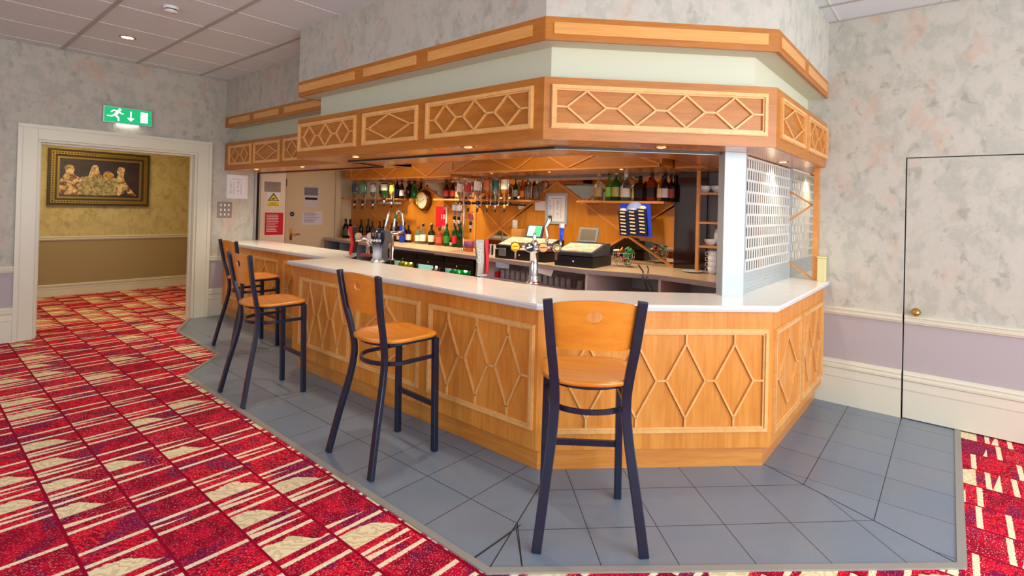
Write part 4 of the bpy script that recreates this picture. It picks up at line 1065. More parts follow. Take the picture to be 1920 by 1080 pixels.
# ------------------------------------------------------------------ items on the back bar wall
TW = lambda p: frame((p.x, p.y, p.z), (0,-1,0), (-1,0,0))
XF = XB-.012
p = at(796, 376, x=XF-.02)
ck = thing('wall_clock', 'round brass rimmed wall clock with pale dial on the orange panel', 'clock', (XF, p.y, p.z))
T = Matrix.Rotation(-PI/2, 4, 'Y')
MB().lathe([(0,0),(.150,0),(.165,.02),(.165,.045),(.150,.075),(.135,.085),(.128,.080),(.125,.060)], 36, T).build('case', mat('dark_bronze', srgb(92, 56, 26), .25, metal=.6), ck)
MB().lathe([(.126,.066),(.138,.088),(.130,.092),(.122,.080),(.120,.067)], 36, T, cap=False).build('rim', brass, ck)
dl = MB().lathe([(0,.0655),(.127,.0655),(.127,.0665),(0,.0665)], 36, T, smooth=False).build('dial', mat('clock_dial', srgb(246, 240, 200), .5), ck)
m = MB()
for k in range(12):
    a = PI*k/6; m.box((-.003, .098 if k % 3 else .090, .067), (.003, .114, .068), T=Matrix(((0,0,-1,0),(1,0,0,0),(0,1,0,0),(0,0,0,1))) @ Matrix.Rotation(a, 4, 'Z'))
m.build('hour_marks', ink, dl)
BT = Matrix(((0,0,-1,0),(-1,0,0,0),(0,1,0,0),(0,0,0,1)))
m = MB()
for a, L, w in ((math.radians(-112), .095, .004), (math.radians(68), .055, .006)):
    m.box((-w/2, -.01, .068), (w/2, L, .070), T=BT @ Matrix.Rotation(-a-PI*0, 4, 'Z'))
m.build('hands', ink, dl)
# over 18 poster
p0 = at(818, 387, x=XF); p1 = at(838, 427, x=XF)
ps_ = thing('age_poster', 'red age warning poster with the number 18 right of the clock', 'poster', (XF, (p0.y+p1.y)/2, (p0.z+p1.z)/2)); w, h = abs(p0.y-p1.y), abs(p0.z-p1.z)
TL = frame((-.0005, 0, 0), (0,-1,0), (-1,0,0))
MB().box((-w/2, -h/2, 0), (w/2, h/2, .002), T=TL).build('sheet', red, ps_)
MB().box((w/2-.03, -h/2, .002), (w/2, h/2, .003), T=TL).build('white_margin', white, ps_)
text('18', .10, TL @ Matrix.Translation((.03, .0, .003)), white, ps_); text('18', .07, TL @ Matrix.Translation((.06, .13, .003)), white, ps_, name='small_number'); text('18', .08, TL @ Matrix.Translation((.05, -.16, .003)), white, ps_, name='lower_number')
# silver framed price list
def framed_list(name, X, u0, v0, u1, v1, label, title, fm=alu, axis='x', cols=4):
    if axis == 'x':
        a, b = at(u0, v0, x=X), at(u1, v1, x=X); c = Vector((X, (a.y+b.y)/2, (a.z+b.z)/2)); w, h = abs(a.y-b.y), abs(a.z-b.z); TL = frame((0,0,0), (0,-1,0), (-1,0,0))
    else:
        a, b = at(u0, v0, y=X), at(u1, v1, y=X); c = Vector(((a.x+b.x)/2, X, (a.z+b.z)/2)); w, h = abs(a.x-b.x), abs(a.z-b.z); TL = frame((0,0,0), (1,0,0), (0,-1,0))
    t = thing(name, label, 'framed list', c)
    bw = w*.10
    fb = MB(); mitre(fb, TL, -w/2, -h/2, w/2, h/2, bw, 0, .02); fb.build('frame', fm, t, fix=True)
    s = MB().box((-w/2+bw, -h/2+bw, 0), (w/2-bw, h/2-bw, .006), T=TL).build('sheet', white, t)
    m = MB(); m.box((-w*.25, h*.32, .006), (w*.25, h*.335, .007), T=TL)
    ww = (w-2*bw)*.86/cols; rnd = random.Random(3)
    for c_ in range(cols):
        for r_ in range(18):
            x = -w/2+bw+(w-2*bw)*.07+c_*ww; L = ww*(rnd.uniform(.3, .7) if c_ % 2 == 0 else .3); z = h*.24-r_*h*.032
            if rnd.random() < .12: continue
            m.box((x, z, .006), (x+L, z+h*.010, .007), T=TL)
    m.build('print', inkg, s); return t
framed_list('price_list_frame', XF, 1025, 362, 1064, 421, 'silver framed price list on the orange panel behind the tills', '')
framed_list('price_list_frame', YL, 425, 327, 463, 373, 'pale framed price list on the papered wall above the switch plate', '', white_pl, 'y')
def card(name, X, u0, v0, u1, v1, label, mt, cat='notice', lines=0, axis='x', lm=inkg, tilt=0):
    if axis == 'x': a, b = at(u0, v0, x=X), at(u1, v1, x=X); c = Vector((X, (a.y+b.y)/2, (a.z+b.z)/2)); w, h = abs(a.y-b.y), abs(a.z-b.z); TL = frame((0,0,0), (0,-1,0), (-1,0,0))
    else: a, b = at(u0, v0, y=X), at(u1, v1, y=X); c = Vector(((a.x+b.x)/2, X, (a.z+b.z)/2)); w, h = abs(a.x-b.x), abs(a.z-b.z); TL = frame((0,0,0), (1,0,0), (0,-1,0))
    TL = TL @ Matrix.Rotation(tilt, 4, 'Z')
    t = thing(name, label, cat, c); MB().box((-w/2, -h/2, 0), (w/2, h/2, .003), T=TL).build('sheet', mt, t)
    if lines:
        m = MB(); rnd = random.Random(len(label))
        for k in range(lines): z = h*.40-k*h*.8/lines; m.box((-w*.42, z-h*.25/lines, .003), (-w*.42+w*.84*rnd.uniform(.6, 1), z, .004), T=TL)
        m.build('print', lm, t)
    return t, TL, w, h
card('paper_note', XF, 1003.5, 377, 1023, 395, 'square white note left of the silver price list', white)
card('paper_note', XF, 972, 382, 983, 392, 'small crooked white note under the central shelf', white, tilt=.15)
card('paper_note', XF, 961.5, 412, 970, 429, 'narrow white note above the left till', white)
# door end wall with notices
YD = 8.40
dm = MB(); a, b = at(541, 300, y=YD), at(628, 300, y=YD)
bd_ = struct(MB().box((a.x-.04, YD-.035, .01), (b.x, YD-.002, 2.25)).build('door_3', cream_door, bevel=.003), 'cream door behind the bar with notices taped on it')
m = MB(); m.box((b.x+.01, YD-.05, .0), (b.x+.11, YD, 2.3)).box((a.x-.05, YD-.05, 2.26), (b.x+.11, YD, 2.34)); struct(m.build('trim_8', cream_door, bevel=.003))
hp = at(545, 440, y=YD-.035)
m = MB(); m.box((hp.x-.02, YD-.043, hp.z-.09), (hp.x+.02, YD-.035, hp.z+.09)).tube([(hp.x, YD-.04, hp.z+.01), (hp.x, YD-.085, hp.z+.01), (hp.x+.13, YD-.085, hp.z+.01)], .009, 8); m.build('door_handle', brass, bd_)
m = MB(); m.box((a.x-.048, YD-.04, 1.85), (a.x-.035, YD-.033, 1.97)).box((a.x-.048, YD-.04, .4), (a.x-.035, YD-.033, .52)); m.build('hinge', blackm, bd_)
YD2 = YD-.036
card('paper_notice', YD2, 571, 349, 597, 388, 'white and grey poster taped high on the cream bar door', lmat((214, 208, 214)), lines=0, axis='y')
card('poster_photo_strip', YD2-.004, 571, 351, 596, 367, 'grey photograph strip at the top of the taped poster', inkg, axis='y', cat='print'); card('poster_caption_strip', YD2-.004, 572, 370, 595, 375, 'black caption strip on the taped poster', ink, axis='y', cat='print')
card('rota_sheet', YD2, 567, 396, 604, 421, 'white table sheet taped low on the cream bar door', lmat((222, 220, 230)), lines=7, axis='y')
p = at(547.5, 401.5, y=YD2); t = thing('fire_door_sign', 'small round blue sign on the cream bar door', 'sign', p); MB().lathe([(0,0),(.038,0),(.038,.003),(0,.003)], 24, frame((0,0,0), (1,0,0), (0,-1,0))).build('disc', mat('navy_sign', srgb(34, 44, 96), .4), t)
MB().box((-.022, -.004, .003), (.022, .004, .004), T=frame((0,0,0), (1,0,0), (0,-1,0))).build('white_bar', white, t)
# white boxed-in column with signs, between shutter channel and door
YCn = 8.05; a, b = at(488, 400, y=YCn), at(534.5, 400, y=YCn)
struct(MB().box((3.40, YL+.141, 0), (3.46, 8.4, 2.386)).box((a.x, YCn, 0), (b.x, 8.4, 2.386)).box((3.46, YCn+.03, 0), (a.x, 8.4, 2.386)).build('wall_sign_column', mat('warm_white_wall', srgb(232, 216, 196), .6)), 'white boxed column with warning signs')
card('metal_plate', YCn, 496, 340, 526, 360.5, 'grey metal notice plate above the camera warning sign', mat('grey_plate', srgb(150, 140, 130), .4, metal=.4), lines=4, axis='y', cat='sign')
t, TL, w, h = card('cctv_sign', YCn, 501, 360.5, 524, 387.5, 'yellow triangle camera warning sign on the white column', white, axis='y', cat='sign')
MB().prism([(-w*.46, -h*.10), (w*.46, -h*.10), (0, h*.48)], .003, .005, T=TL).build('black_triangle', ink, t)
MB().prism([(-w*.34, -h*.05), (w*.34, -h*.05), (0, h*.36)], .005, .006, T=TL).build('yellow_triangle', yellow, t)
MB().box((-w*.15, h*.02, .006), (w*.12, h*.10, .007), T=TL @ Matrix.Rotation(.25, 4, 'Z')).box((-.01, -.002, .006), (.0, h*.04, .007), T=TL).build('camera_symbol', ink, t)
MB().box((-w*.46, -h*.48, .003), (w*.46, -h*.16, .005), T=TL).build('yellow_box', yellow, t)
text('CCTV', h*.16, TL @ Matrix.Translation((0, -h*.24, .006)), ink, t); text('IN OPERATION', h*.10, TL @ Matrix.Translation((0, -h*.39, .006)), ink, t, name='small_lettering')
t, TL, w, h = card('red_notice', YCn, 497, 398.5, 530, 440, 'red notice with white print on the white column', red, axis='y', lines=11, lm=white)
# switch plate
a, b = at(407.5, 378, y=YL), at(434, 408.5, y=YL); w, h = b.x-a.x, a.z-b.z
t = thing('switch_plate', 'brushed steel plate with nine white switches by the doorway', 'switch', ((a.x+b.x)/2, YL-.001, (a.z+b.z)/2)); TL = frame((0,0,0), (1,0,0), (0,-1,0))
MB().box((-w/2, -h/2, 0), (w/2, h/2, .006), T=TL).build('plate', mat('satin_steel', srgb(150, 138, 128), .4, metal=.5), t, bevel=.002)
for i in range(3):
    for j in range(3):
        x, z = (i-1)*w*.27, (j-1)*h*.29; MB().box((x-w*.05, z-h*.065, .006), (x+w*.05, z+h*.065, .011), T=TL).build('rocker', white_pl, t)
# exit sign
a, b = at(196, 197, y=YL-.05), at(283, 238, y=YL-.05); c = (a+b)/2; w, h = .50, .205
t = thing('exit_sign', 'lit green running man exit sign above the doorway', 'exit sign', (c.x, YL-.001, c.z)); TL = frame((0,0,0), (1,0,0), (0,-1,0))
MB().box((-w/2, -h/2, 0), (w/2, h/2, .05), T=TL).build('housing', steel, t, bevel=.004)
MB().box((-w/2+.012, -h/2+.012, .05), (w/2-.012, h/2-.012, .052), T=TL).build('green_panel', exit_g, t)
mn = MB()
def seg(p, q, wd): strip(mn, TL @ Matrix.Translation((0,0,.052)), p, q, wd, .001)
mn.lathe([(0,.052),(.015,.052),(.015,.053),(0,.053)], 16, TL @ Matrix.Translation((-.088, .066, 0)))
seg((-.095, .050), (-.135, -.002), .030); seg((-.100, .048), (-.150, .052), .013); seg((-.150, .052), (-.175, .028), .012); seg((-.092, .045), (-.070, .018), .012); seg((-.070, .018), (-.048, .022), .011)
seg((-.135, -.002), (-.100, -.030), .018); seg((-.100, -.030), (-.098, -.070), .015); seg((-.138, -.002), (-.165, -.020), .018); seg((-.165, -.020), (-.212, -.020), .014)
mn.build('running_man', exit_w, t)
ar = MB(); Tm = TL @ Matrix.Translation((0,0,.052)); strip(ar, Tm, (.025, .06), (.025, -.03), .014, .001); ar.prism([(-.012, -.022), (.062, -.022), (.025, -.062)], 0, .001, T=Tm); ar.build('arrow', exit_w, t)
MB().box((.125, -.062, .052), (.200, .066, .053), T=TL).build('door_symbol', exit_w, t)
MB().box((-.11, -h/2-.012, .015), (.11, -h/2, .04), T=TL).build('down_lamp', mat('exit_tube', (1, .93, .8, 1), .5, emit=5), t)
# picture in the hall
a, b = at(90, 281, y=YH), at(277, 386, y=YH); w, h = b.x-a.x, (a.z-b.z); c = Vector(((a.x+b.x)/2, YH-.001, (a.z+b.z)/2+.01)); h = .90
t = thing('framed_painting', 'wide dark banquet painting in an ornate gold frame in the hall', 'painting', c); TL = frame((0,0,0), (1,0,0), (0,-1,0))
f = MB()
for ins, bw, z0, z1, mi in ((0, .045, 0, .05, 1), (.035, .05, 0, .065, 0), (.085, .03, 0, .04, 1), (.11, .035, 0, .03, 0)):
    W_, H_ = w/2-ins, h/2-ins
    mitre(f, TL, -W_, -H_, W_, H_, bw, z0, z1, mi)
f.build('frame', [gold, gold_dark], t, fix=True)
m = MB(); k = 0
for i in range(34):
    for s in (-1, 1): m.lathe([(0,0),(.013,.0),(.009,.012),(0,.014)], 6, TL @ Matrix.Translation((-w/2+.06+i*(w-.12)/33, s*(h/2-.06), .064)))
for i in range(20):
    for s in (-1, 1): m.lathe([(0,0),(.013,.0),(.009,.012),(0,.014)], 6, TL @ Matrix.Translation((s*(w/2-.06), -h/2+.08+i*(h-.16)/19, .064)))
m.build('frame_beading', gold, t)
W_, H_ = w/2-.14, h/2-.14
cv = MB().box((-W_, -H_, 0), (W_, H_, .012), T=TL).build('canvas', canvas_m, t)
def blob(pts, mt, nm, z=.0125): # smooth painted patch
    m = MB(); n = len(pts); P_ = [Vector(p) for p in pts]; out = []
    for i in range(n):
        p0, p1, p2, p3 = P_[i-1], P_[i], P_[(i+1)%n], P_[(i+2)%n]
        for k in range(5):
            s = k/5; out.append(tuple(.5*((2*p1)+(-p0+p2)*s+(2*p0-5*p1+4*p2-p3)*s*s+(-p0+3*p1-3*p2+p3)*s**3)))
    m.prism([(x*W_, y*H_) for x, y in out], z, z+.001, T=TL); return m.build(nm, mt, cv)
blob([(-.62, -.1), (-.3, .12), (.1, .1), (.55, .0), (.62, -.5), (.5, -.82), (-.1, -.9), (-.62, -.8)], cloth_m, 'painted_table')
blob([(-.95, -.85), (-.98, -.2), (-.85, .25), (-.88, .55), (-.74, .68), (-.64, .5), (-.66, .2), (-.45, -.1), (-.55, -.5), (-.5, -.88)], fig_m, 'painted_figure', .0136)
blob([(-.30, .1), (-.26, .45), (-.2, .7), (-.08, .68), (-.05, .4), (.02, .12), (-.14, .02)], fig_m, 'painted_figure', .0136)
blob([(.38, -.75), (.42, -.1), (.40, .45), (.48, .72), (.60, .6), (.58, .25), (.62, -.1), (.86, -.72), (.92, -.86), (.72, -.8), (.58, -.4), (.5, -.85)], fig_m, 'painted_figure', .0136)
blob([(.05, .1), (.08, .36), (.2, .42), (.32, .25), (.3, .02), (.15, -.02)], mottled('painted_fruit', srgb(120, 60, 24), srgb(230, 190, 100), 40), 'painted_fruit', .0136)

# ------------------------------------------------------------------ snack card, basket, carton, crockery
p0, p1 = at(1160, 379, x=XB-.27), at(1218, 443, x=XB-.27); w, h = abs(p0.y-p1.y), abs(p0.z-p1.z)
t = thing('snack_card', 'blue hanging card of small black nut packets under the right shelf', 'snack card', (XB-.245, (p0.y+p1.y)/2, zs_-.013-h/2)); TL = frame((0,0,0), (0,-1,0), (-1,0,0))
m = MB(); m.prism([(-w/2, h/2), (w/2-.01, h/2), (w/2+.005, -h*.1), (w/2+.02, -h/2), (-w/2+.03, -h/2+.01)], 0, .004, T=TL); m.build('backing_card', blue, t, fix=True)
MB().lathe([(0, .004), (.10, .004), (.10, .006), (0, .006)], 20, TL @ Matrix.Translation((0, h*.27, 0))).build('pale_burst', lmat((150, 170, 226)), t)
pk = None
for i in range(3):
    for j in range(7):
        x = -w/2+.045+i*w*.30+.004*j; y = h*.20-j*h*.105+(i*.012); Tn = TL @ Matrix.Translation((x, y, .005+.004*i)) @ Matrix.Rotation(-.06, 4, 'Z')
        m = MB(); m.prism([(-.052, -.025), (.052, -.025), (.054, 0), (.052, .025), (-.052, .025), (-.054, 0)], 0, .014, T=Tn); o = m.build('nut_packet', navyp, t, bevel=.004, fix=True)
        MB().box((-.032, -.006, .0145), (.030, .008, .0155), T=Tn).build('packet_print', lmat((226, 196, 140)), o)
for i in range(3):
    MB().lathe([(0, .012), (.04, .012), (.04, .014), (0, .014)], 16, TL @ Matrix.Translation((-w/2+.05+i*w*.31, h*.29+(.03 if i == 2 else 0), 0)) @ Matrix.Diagonal((1, .5, 1, 1))).build('cream_emblem', lmat((240, 226, 206)), t)
# wire basket with sachets
p = at(1171, 500, z=ZBC); bx, by = p.x-.02, p.y
bk = thing('wire_basket', 'round chrome wire basket of coloured sachets beside the right till', 'basket', (bx, by, ZBC))
m = MB()
for z, r in ((.004, .06), (.05, .095), (.10, .11), (.15, .115)): m.tube([(r*math.cos(a), r*math.sin(a), z) for a in [2*PI*k/24 for k in range(24)]], .0025, 5, closed=True)
for k in range(14):
    a = 2*PI*k/14; m.tube([(.06*math.cos(a), .06*math.sin(a), .004), (.095*math.cos(a), .095*math.sin(a), .05), (.11*math.cos(a), .11*math.sin(a), .10), (.115*math.cos(a), .115*math.sin(a), .15)], .002, 5)
m.build('wire_frame', chrome, bk)
rs = random.Random(5); cols = [(28, 140, 60, 'green'), (206, 30, 40, 'red'), (226, 226, 226, 'white'), (240, 150, 30, 'orange'), (20, 110, 50, 'dark green')]
for k in range(26):
    c_ = cols[k % 5]; a = rs.uniform(0, 2*PI); rr = rs.uniform(.02, .085); z = .04+.16*(k/26)
    T = TR(bx+rr*math.cos(a), by+rr*math.sin(a), ZBC+z) @ Matrix.Rotation(rs.uniform(-.9, .9), 4, 'X') @ Matrix.Rotation(rs.uniform(-.9, .9), 4, 'Y') @ Matrix.Rotation(a, 4, 'Z')
    m = MB(); m.add([T @ Vector(q) for q in ((-.03,-.02,0),(.03,-.02,0),(.03,.02,0),(-.03,.02,0),(0,0,.007),(0,0,-.007))], [(0,1,4),(1,2,4),(2,3,4),(3,0,4),(1,0,5),(2,1,5),(3,2,5),(0,3,5)])
    tag(m.build('sachet', lmat(c_[:3])), '%s sauce sachet piled in the chrome wire basket' % c_[3], 'sachet', '%s sachets in the wire basket' % c_[3])
# juice carton jug
p = at(879, 471, z=ZBC); x, y = 4.93, p.y*4.93/p.x
t = thing('plastic_jug', 'orange and purple printed plastic jug beside the chrome pole', 'jug', (x, y, ZBC))
MB().lathe([(0, 0), (.055, 0), (.065, .16), (.060, .16), (.052, .006)], 16).build('jug_body', orange, t); MB().lathe([(.0665, .05), (.0675, .14)], 16, Matrix.Identity(4)).build('purple_print', lmat((130, 80, 130)), t)
MB().tube([(0, -.062, .14), (0, -.10, .13), (0, -.10, .06), (0, -.058, .04)], .007, 6).build('handle', orange, t)
for k in range(5):
    p = at(917+3.4*k, 472, z=ZBC); x = 4.86; o = MB().box((-.05, -.006, 0), (.05, .006, .125)).build('menu_card', lmat((40, 34, 34)) if k % 2 else white)
    o.location = (x, p.y*x/p.x, ZBC+.0005); tag(o, '%s upright menu card, %s from the left in the row beside the till' % (('white', 'black')[k % 2], ('first', 'second', 'third', 'fourth', 'fifth')[k]), 'menu')
# shelves with crockery at the right end
sx_ = 5.05
cs = thing('crockery_shelf_unit', 'tall wooden shelf unit with bowls and cups beside the white post', 'shelf unit', (sx_, 1.75, ZBC))
y1_, y0_ = at(1305, 400, x=sx_).y, 1.32
m = MB(); cb_(MB().box((sx_, y1_-.03, ZBC), (sx_+.03, y1_, 2.0)), 'upright', wood_strip, cs); cb_(MB().box((sx_, y0_, ZBC), (sx_+.03, y0_+.03, 2.0)), 'upright', wood_strip, cs)
zz = [at(1325, v, x=sx_).z for v in (361, 416, 461)]
m = MB()
for z in zz: m.box((sx_, y0_, z-.02), (XB-.03, y1_-.03, z))
cb_(m, 'shelf_board', wood_strip, cs); cb_(MB().box((XB-.03, y0_, ZBC), (XB-.02, y1_, 2.0)), 'back_panel', plywall, cs)
cb_(MB().box((XB-.06, 2.27, ZBC), (XB-.04, y1_, 2.0)), 'dark_glass_panel', mat('smoked_mirror', srgb(70, 56, 50), .08, metal=.8), cs)
def bowl(x, y, z, r, label):
    m = MB(); m.lathe([(0, 0), (r*.5, 0), (r*.85, r*.5), (r, r*.95), (r*.94, r*.95), (r*.78, r*.5), (r*.4, r*.12), (0, r*.1)], 20); o = m.build('bowl', china); o.location = (x, y, z+.0005); return tag(o, label, 'bowl')
for u, v, r, lb, zi in ((1321, 361, .070, 'white bowl at the left of the top crockery shelf', 0), (1346, 361, .070, 'white bowl partly behind the shutter post on the top shelf', 0), (1332, 461, .062, 'patterned white bowl on the lower crockery shelf', 2)):
    p = at(u, v, x=sx_+.10); bowl(sx_+.10, p.y, zz[zi], r, lb)
p = at(1346, 461, x=sx_+.09); m = MB(); m.lathe([(0,0),(.045,0),(.055,.03),(.050,.10),(.038,.16),(.034,.16),(.045,.10),(.05,.03),(0,.01)], 16); o = m.build('milk_jug', china); o.location = (sx_+.19, p.y+.02, zz[2]+.0005); tag(o, 'white jug beside the patterned bowl on the lower shelf', 'jug')
p = at(1335, 508, z=ZBC); cx_, cy_ = min(p.x, 5.12), p.y*min(p.x, 5.12)/p.x
for k in range(4):
    t = thing('cup', ('bottom', 'second', 'third', 'top')[k]+' cup of the white cup stack beside the plate', 'cup', (cx_, cy_, ZBC+.001+k*.052), group=None)
    MB().lathe([(0,0),(.028,0),(.040,.02),(.043,.068),(.040,.068),(.036,.02),(0,.006)], 18).build('cup_body', china, t)
    MB().tube([(0, .040, .055), (0, .066, .050), (0, .066, .022), (0, .038, .016)], .005, 6).build('handle', china, t)
p = at(1308, 509, z=ZBC); o = MB().lathe([(0,0),(.06,0),(.10,.014),(.105,.016),(.10,.020),(.06,.006),(0,.005)], 28).build('plate', china); o.location = (p.x if p.x < 5.2 else 5.1, p.y, ZBC+.0005); tag(o, 'white plate lying on the back counter by the cup stack', 'plate')
# cables
m = MB(); q0 = at(1205, 497, z=ZBC+.01); q1 = at(1216, 507, x=4.60)
m.tube([(5.2, 2.6, ZBC+.008), (4.95, 2.45, ZBC+.008), (4.66, 2.28, ZBC+.008), (4.56, 2.24, .98), (4.53, 2.16, .85), (4.50, 2.05, .65), (4.5, 2.0, .05)], .007, 6)
tag(m.build('cable', black), 'black cable trailing over the back counter edge beside the sachet basket', 'cable')
m = MB(); m.tube([(5.2, 2.5, ZBC+.007), (4.98, 2.38, ZBC+.007), (4.67, 2.235, ZBC+.007), (4.57, 2.20, .97), (4.54, 2.09, .82), (4.52, 1.98, .6), (4.5, 1.9, .05)], .005, 6)
tag(m.build('cable', black), 'thinner black cable beside the thick one over the counter edge', 'cable')
m = MB(); m.tube([(5.0, 1.50, ZBC+.006), (4.62, 1.52, ZBC+.006), (4.48, 1.50, .97), (4.44, 1.62, .75), (4.44, 1.66, .05)], .005, 6)
tag(m.build('cable', black), 'thin black cable hanging beside the white shutter post', 'cable')

# ------------------------------------------------------------------ taps on the worktop
# dark pint shaped tap with grey body
p = at(712, 493, z=ZW1)
gt = thing('beer_tap', 'dark pint glass shaped beer tap with white lettering and grey body', 'beer tap', (3.10, p.y*3.10/p.x, ZW1), math.radians(180))
# local +x points to the customers
view = math.atan2(-gt.location.y, -gt.location.x)
gt.rotation_euler = (0, 0, view-.55); gt.scale = (1.2, 1.2, 1.0)
MB().lathe([(0,0),(.062,0),(.062,.012),(.050,.02),(.046,.035),(0,.04)], 24, Matrix.Translation((.035, 0, 0))).build('base', steel, gt)
w_ = NT('fading_pint_print'); gg = w_.n('NewGeometry'); s3 = w_.n('SeparateXYZ'); w_.l(gg.outputs['Position'], s3.inputs[0]); w_.l(w_.mix(w_.ramp(s3.outputs[2], ZW1+.05, ZW1+.20), srgb(190, 196, 208), srgb(16, 24, 44)), w_.b.inputs['Base Color']); w_.b.inputs['Roughness'].default_value = .25; pint = w_.m
MB().lathe([(0,.035),(.038,.035),(.036,.10),(.042,.17),(.055,.23),(.056,.28),(.050,.325),(.0,.33)], 24, Matrix.Translation((.04, 0, 0)) ).build('pint_badge', pint, gt)
m = MB(); m.prism([(-.085, 0), (.01, 0), (.01, .315), (-.07, .315), (-.115, .29), (-.115, .20), (-.07, .14), (-.065, .05), (-.085, .03)], -.036, .036, T=frame((0,0,0), (1,0,0), (0,-1,0))); m.build('body', mat('warm_grey_plastic', srgb(96, 98, 102), .4), gt, bevel=.008, fix=True)
text('GUINNESS', .034, frame((.0985, .0, .215), (0,1,0), (1,0,0)), white, gt, xscale=.85)
m = MB(); Th = frame((.0965, 0, .275), (0,1,0), (1,0,0)); m.tube([Th @ Vector((-.012, .018, 0)), Th @ Vector((-.010, -.012, 0)), Th @ Vector((.010, -.018, 0))], .003, 6); m.tube([Th @ Vector((-.012, .018, 0)), Th @ Vector((.004, .010, 0)), Th @ Vector((.012, .018, 0)), Th @ Vector((.010, -.018, 0))], .003, 6)
for k in range(4): m.tube([Th @ Vector((-.007+.005*k, .013, 0)), Th @ Vector((-.006+.005*k, -.013, 0))], .001, 4)
m.build('harp_emblem', gold, gt)
# chrome font with levers behind the dark tap
lf = at(734, 480, z=ZW1); X_ = 3.30; lf = Vector((X_, lf.y*X_/lf.x, ZW1)); ltp = thing('lever_tap', 'chrome tap with a straight lever and a hooked lever behind the dark pint tap', 'beer tap', lf)
dp_ = Vector((lf.x, lf.y, 0)).dot(Vector(cF)); eL = Vector((lf.y, -lf.x, 0)).normalized()
q = lambda u, v: eL*((u-734)*dp_/CAM['f'])+Vector((0, 0, at(u, v, x=lf.x).z-ZW1))
MB().lathe([(0,0),(.035,0),(.035,.01),(.020,.02),(.020,q(734,438).z),(0,q(734,438).z)], 16).build('column', chrome, ltp)
MB().tube([q(716, 438), q(756, 438)], .024, 12).build('crossbar', chrome, ltp)
MB().tube([q(720, 438), q(722, 422), q(726, 402), q(727.5, 396)], [.010, .012, .013, .009], 10).build('straight_lever', chrome, ltp)
MB().tube([q(737, 438), q(737, 424), q(739, 408), q(743, 397), q(748, 395), q(752, 406), q(754, 422), q(755, 438)], [.009, .011, .012, .013, .014, .013, .011, .009], 10).build('hooked_lever', chrome, ltp)
MB().tube([q(739, 410), q(741, 402)], .0145, 10).build('green_insert', green, ltp)
# red and silver wave tap at the far left
def wave_tap(u, v0, z1, X, label, mt1, mt2, textm=None, w=.035, rot=.4, amp=.012, flip=1):
    a = at(u, v0, z=ZW1); k = X/a.x; loc = (X, a.y*k, ZW1); t = thing('soda_tap', label, 'tap', loc, math.atan2(-loc[1], -loc[0])+rot)
    def blade(y0, y1, x0, amp):
        m = MB(); n = 14; v = []
        y0, y1 = min(y0*flip, y1*flip), max(y0*flip, y1*flip)
        for i in range(n+1):
            z = z1*i/n; s = amp*math.sin(i/n*2*PI*.9-.6); ww = 1-.28*math.sin(PI*min(1, i/n*1.0))
            taper = .60+.40*(i/n)**1.2; off = 0
            c = (y0+y1)/2; hw = (y1-y0)/2
            for dx, yy in ((x0, c-hw*taper), (x0+.05, c-hw*taper), (x0+.05, c+hw*taper), (x0, c+hw*taper)): v.append((dx+s*.2, yy+s, z))
        f = [(4*i+j, 4*i+(j+1)%4, 4*i+4+(j+1)%4, 4*i+4+j) for i in range(n) for j in range(4)]+[(3,2,1,0), tuple(4*n+j for j in range(4))]
        m.add(v, f); return m
    blade(-w, w*.35, -.02, amp).build('silver_body', mt1, t, bevel=.004, fix=True)
    blade(w*.36, w, -.018, amp).build('red_stripe', mt2, t, bevel=.004, fix=True)
    MB().box((-.03, -w*.75, 0), (.04, w*.75, .018)).build('foot', alu, t, bevel=.004)
    return t
silver = mat('matt_silver', srgb(150, 142, 132), .35, metal=.4)
ct = wave_tap(902, 520, .30, 3.12, 'silver and red cola tap standing on the worktop before the fridges', silver, red, w=.056, rot=.25, amp=.005)
text('Coca-Cola', .052, frame((.036, -.026, .19), (0,.08,1), (1,0,0), (0,-1,.08)), white, ct, shear=.35, xscale=.72)
wt_ = wave_tap(661, 484, .31, 3.34, 'small red and dark wave shaped tap at the left of the worktop', mat('dark_brown_gloss', srgb(70, 50, 46), .25), red, w=.040, rot=.5, flip=-1)
# left chrome font with round badges
def badge(t, T, r, cols, nm='badge'):
    MB().lathe([(0,0),(r,0),(r,.010),(0,.012)], 24, T).build(nm, cols[1], t); o = MB().lathe([(0,.0125),(r*.86,.0125),(r*.86,.0135),(0,.0135)], 24, T).build(nm+'_face', cols[0], t)
    return o
def toward(p): # frame whose normal points from p (world xy) towards the camera side, level
    n = Vector((-p[0], -p[1], 0)).normalized(); e = Vector((-n.y, n.x, 0)); return e, n
a = at(690, 452, x=3.35); fl = thing('tap_font', 'small chrome tap font with round badges at the left end of the worktop', 'tap font', (3.38, a.y*3.38/3.35, ZW1))
e, n = toward(fl.location)
MB().lathe([(0,0),(.035,0),(.035,.01),(.022,.02),(.020,.17),(0,.17)], 16).build('column', chrome, fl)
MB().tube([e*-.13+Vector((0,0,.185)), e*.15+Vector((0,0,.185))], .034, 16).build('crossbar', chrome, fl)
for k, (s, cc) in enumerate(((-.10, (lmat((214, 196, 160)), chrome)), (.02, (white_pl, red)), (.10, (white_pl, ink)))):
    badge(fl, frame(e*s+n*.03+Vector((0,0,.215)), tuple(e), tuple(n)), .042, cc)
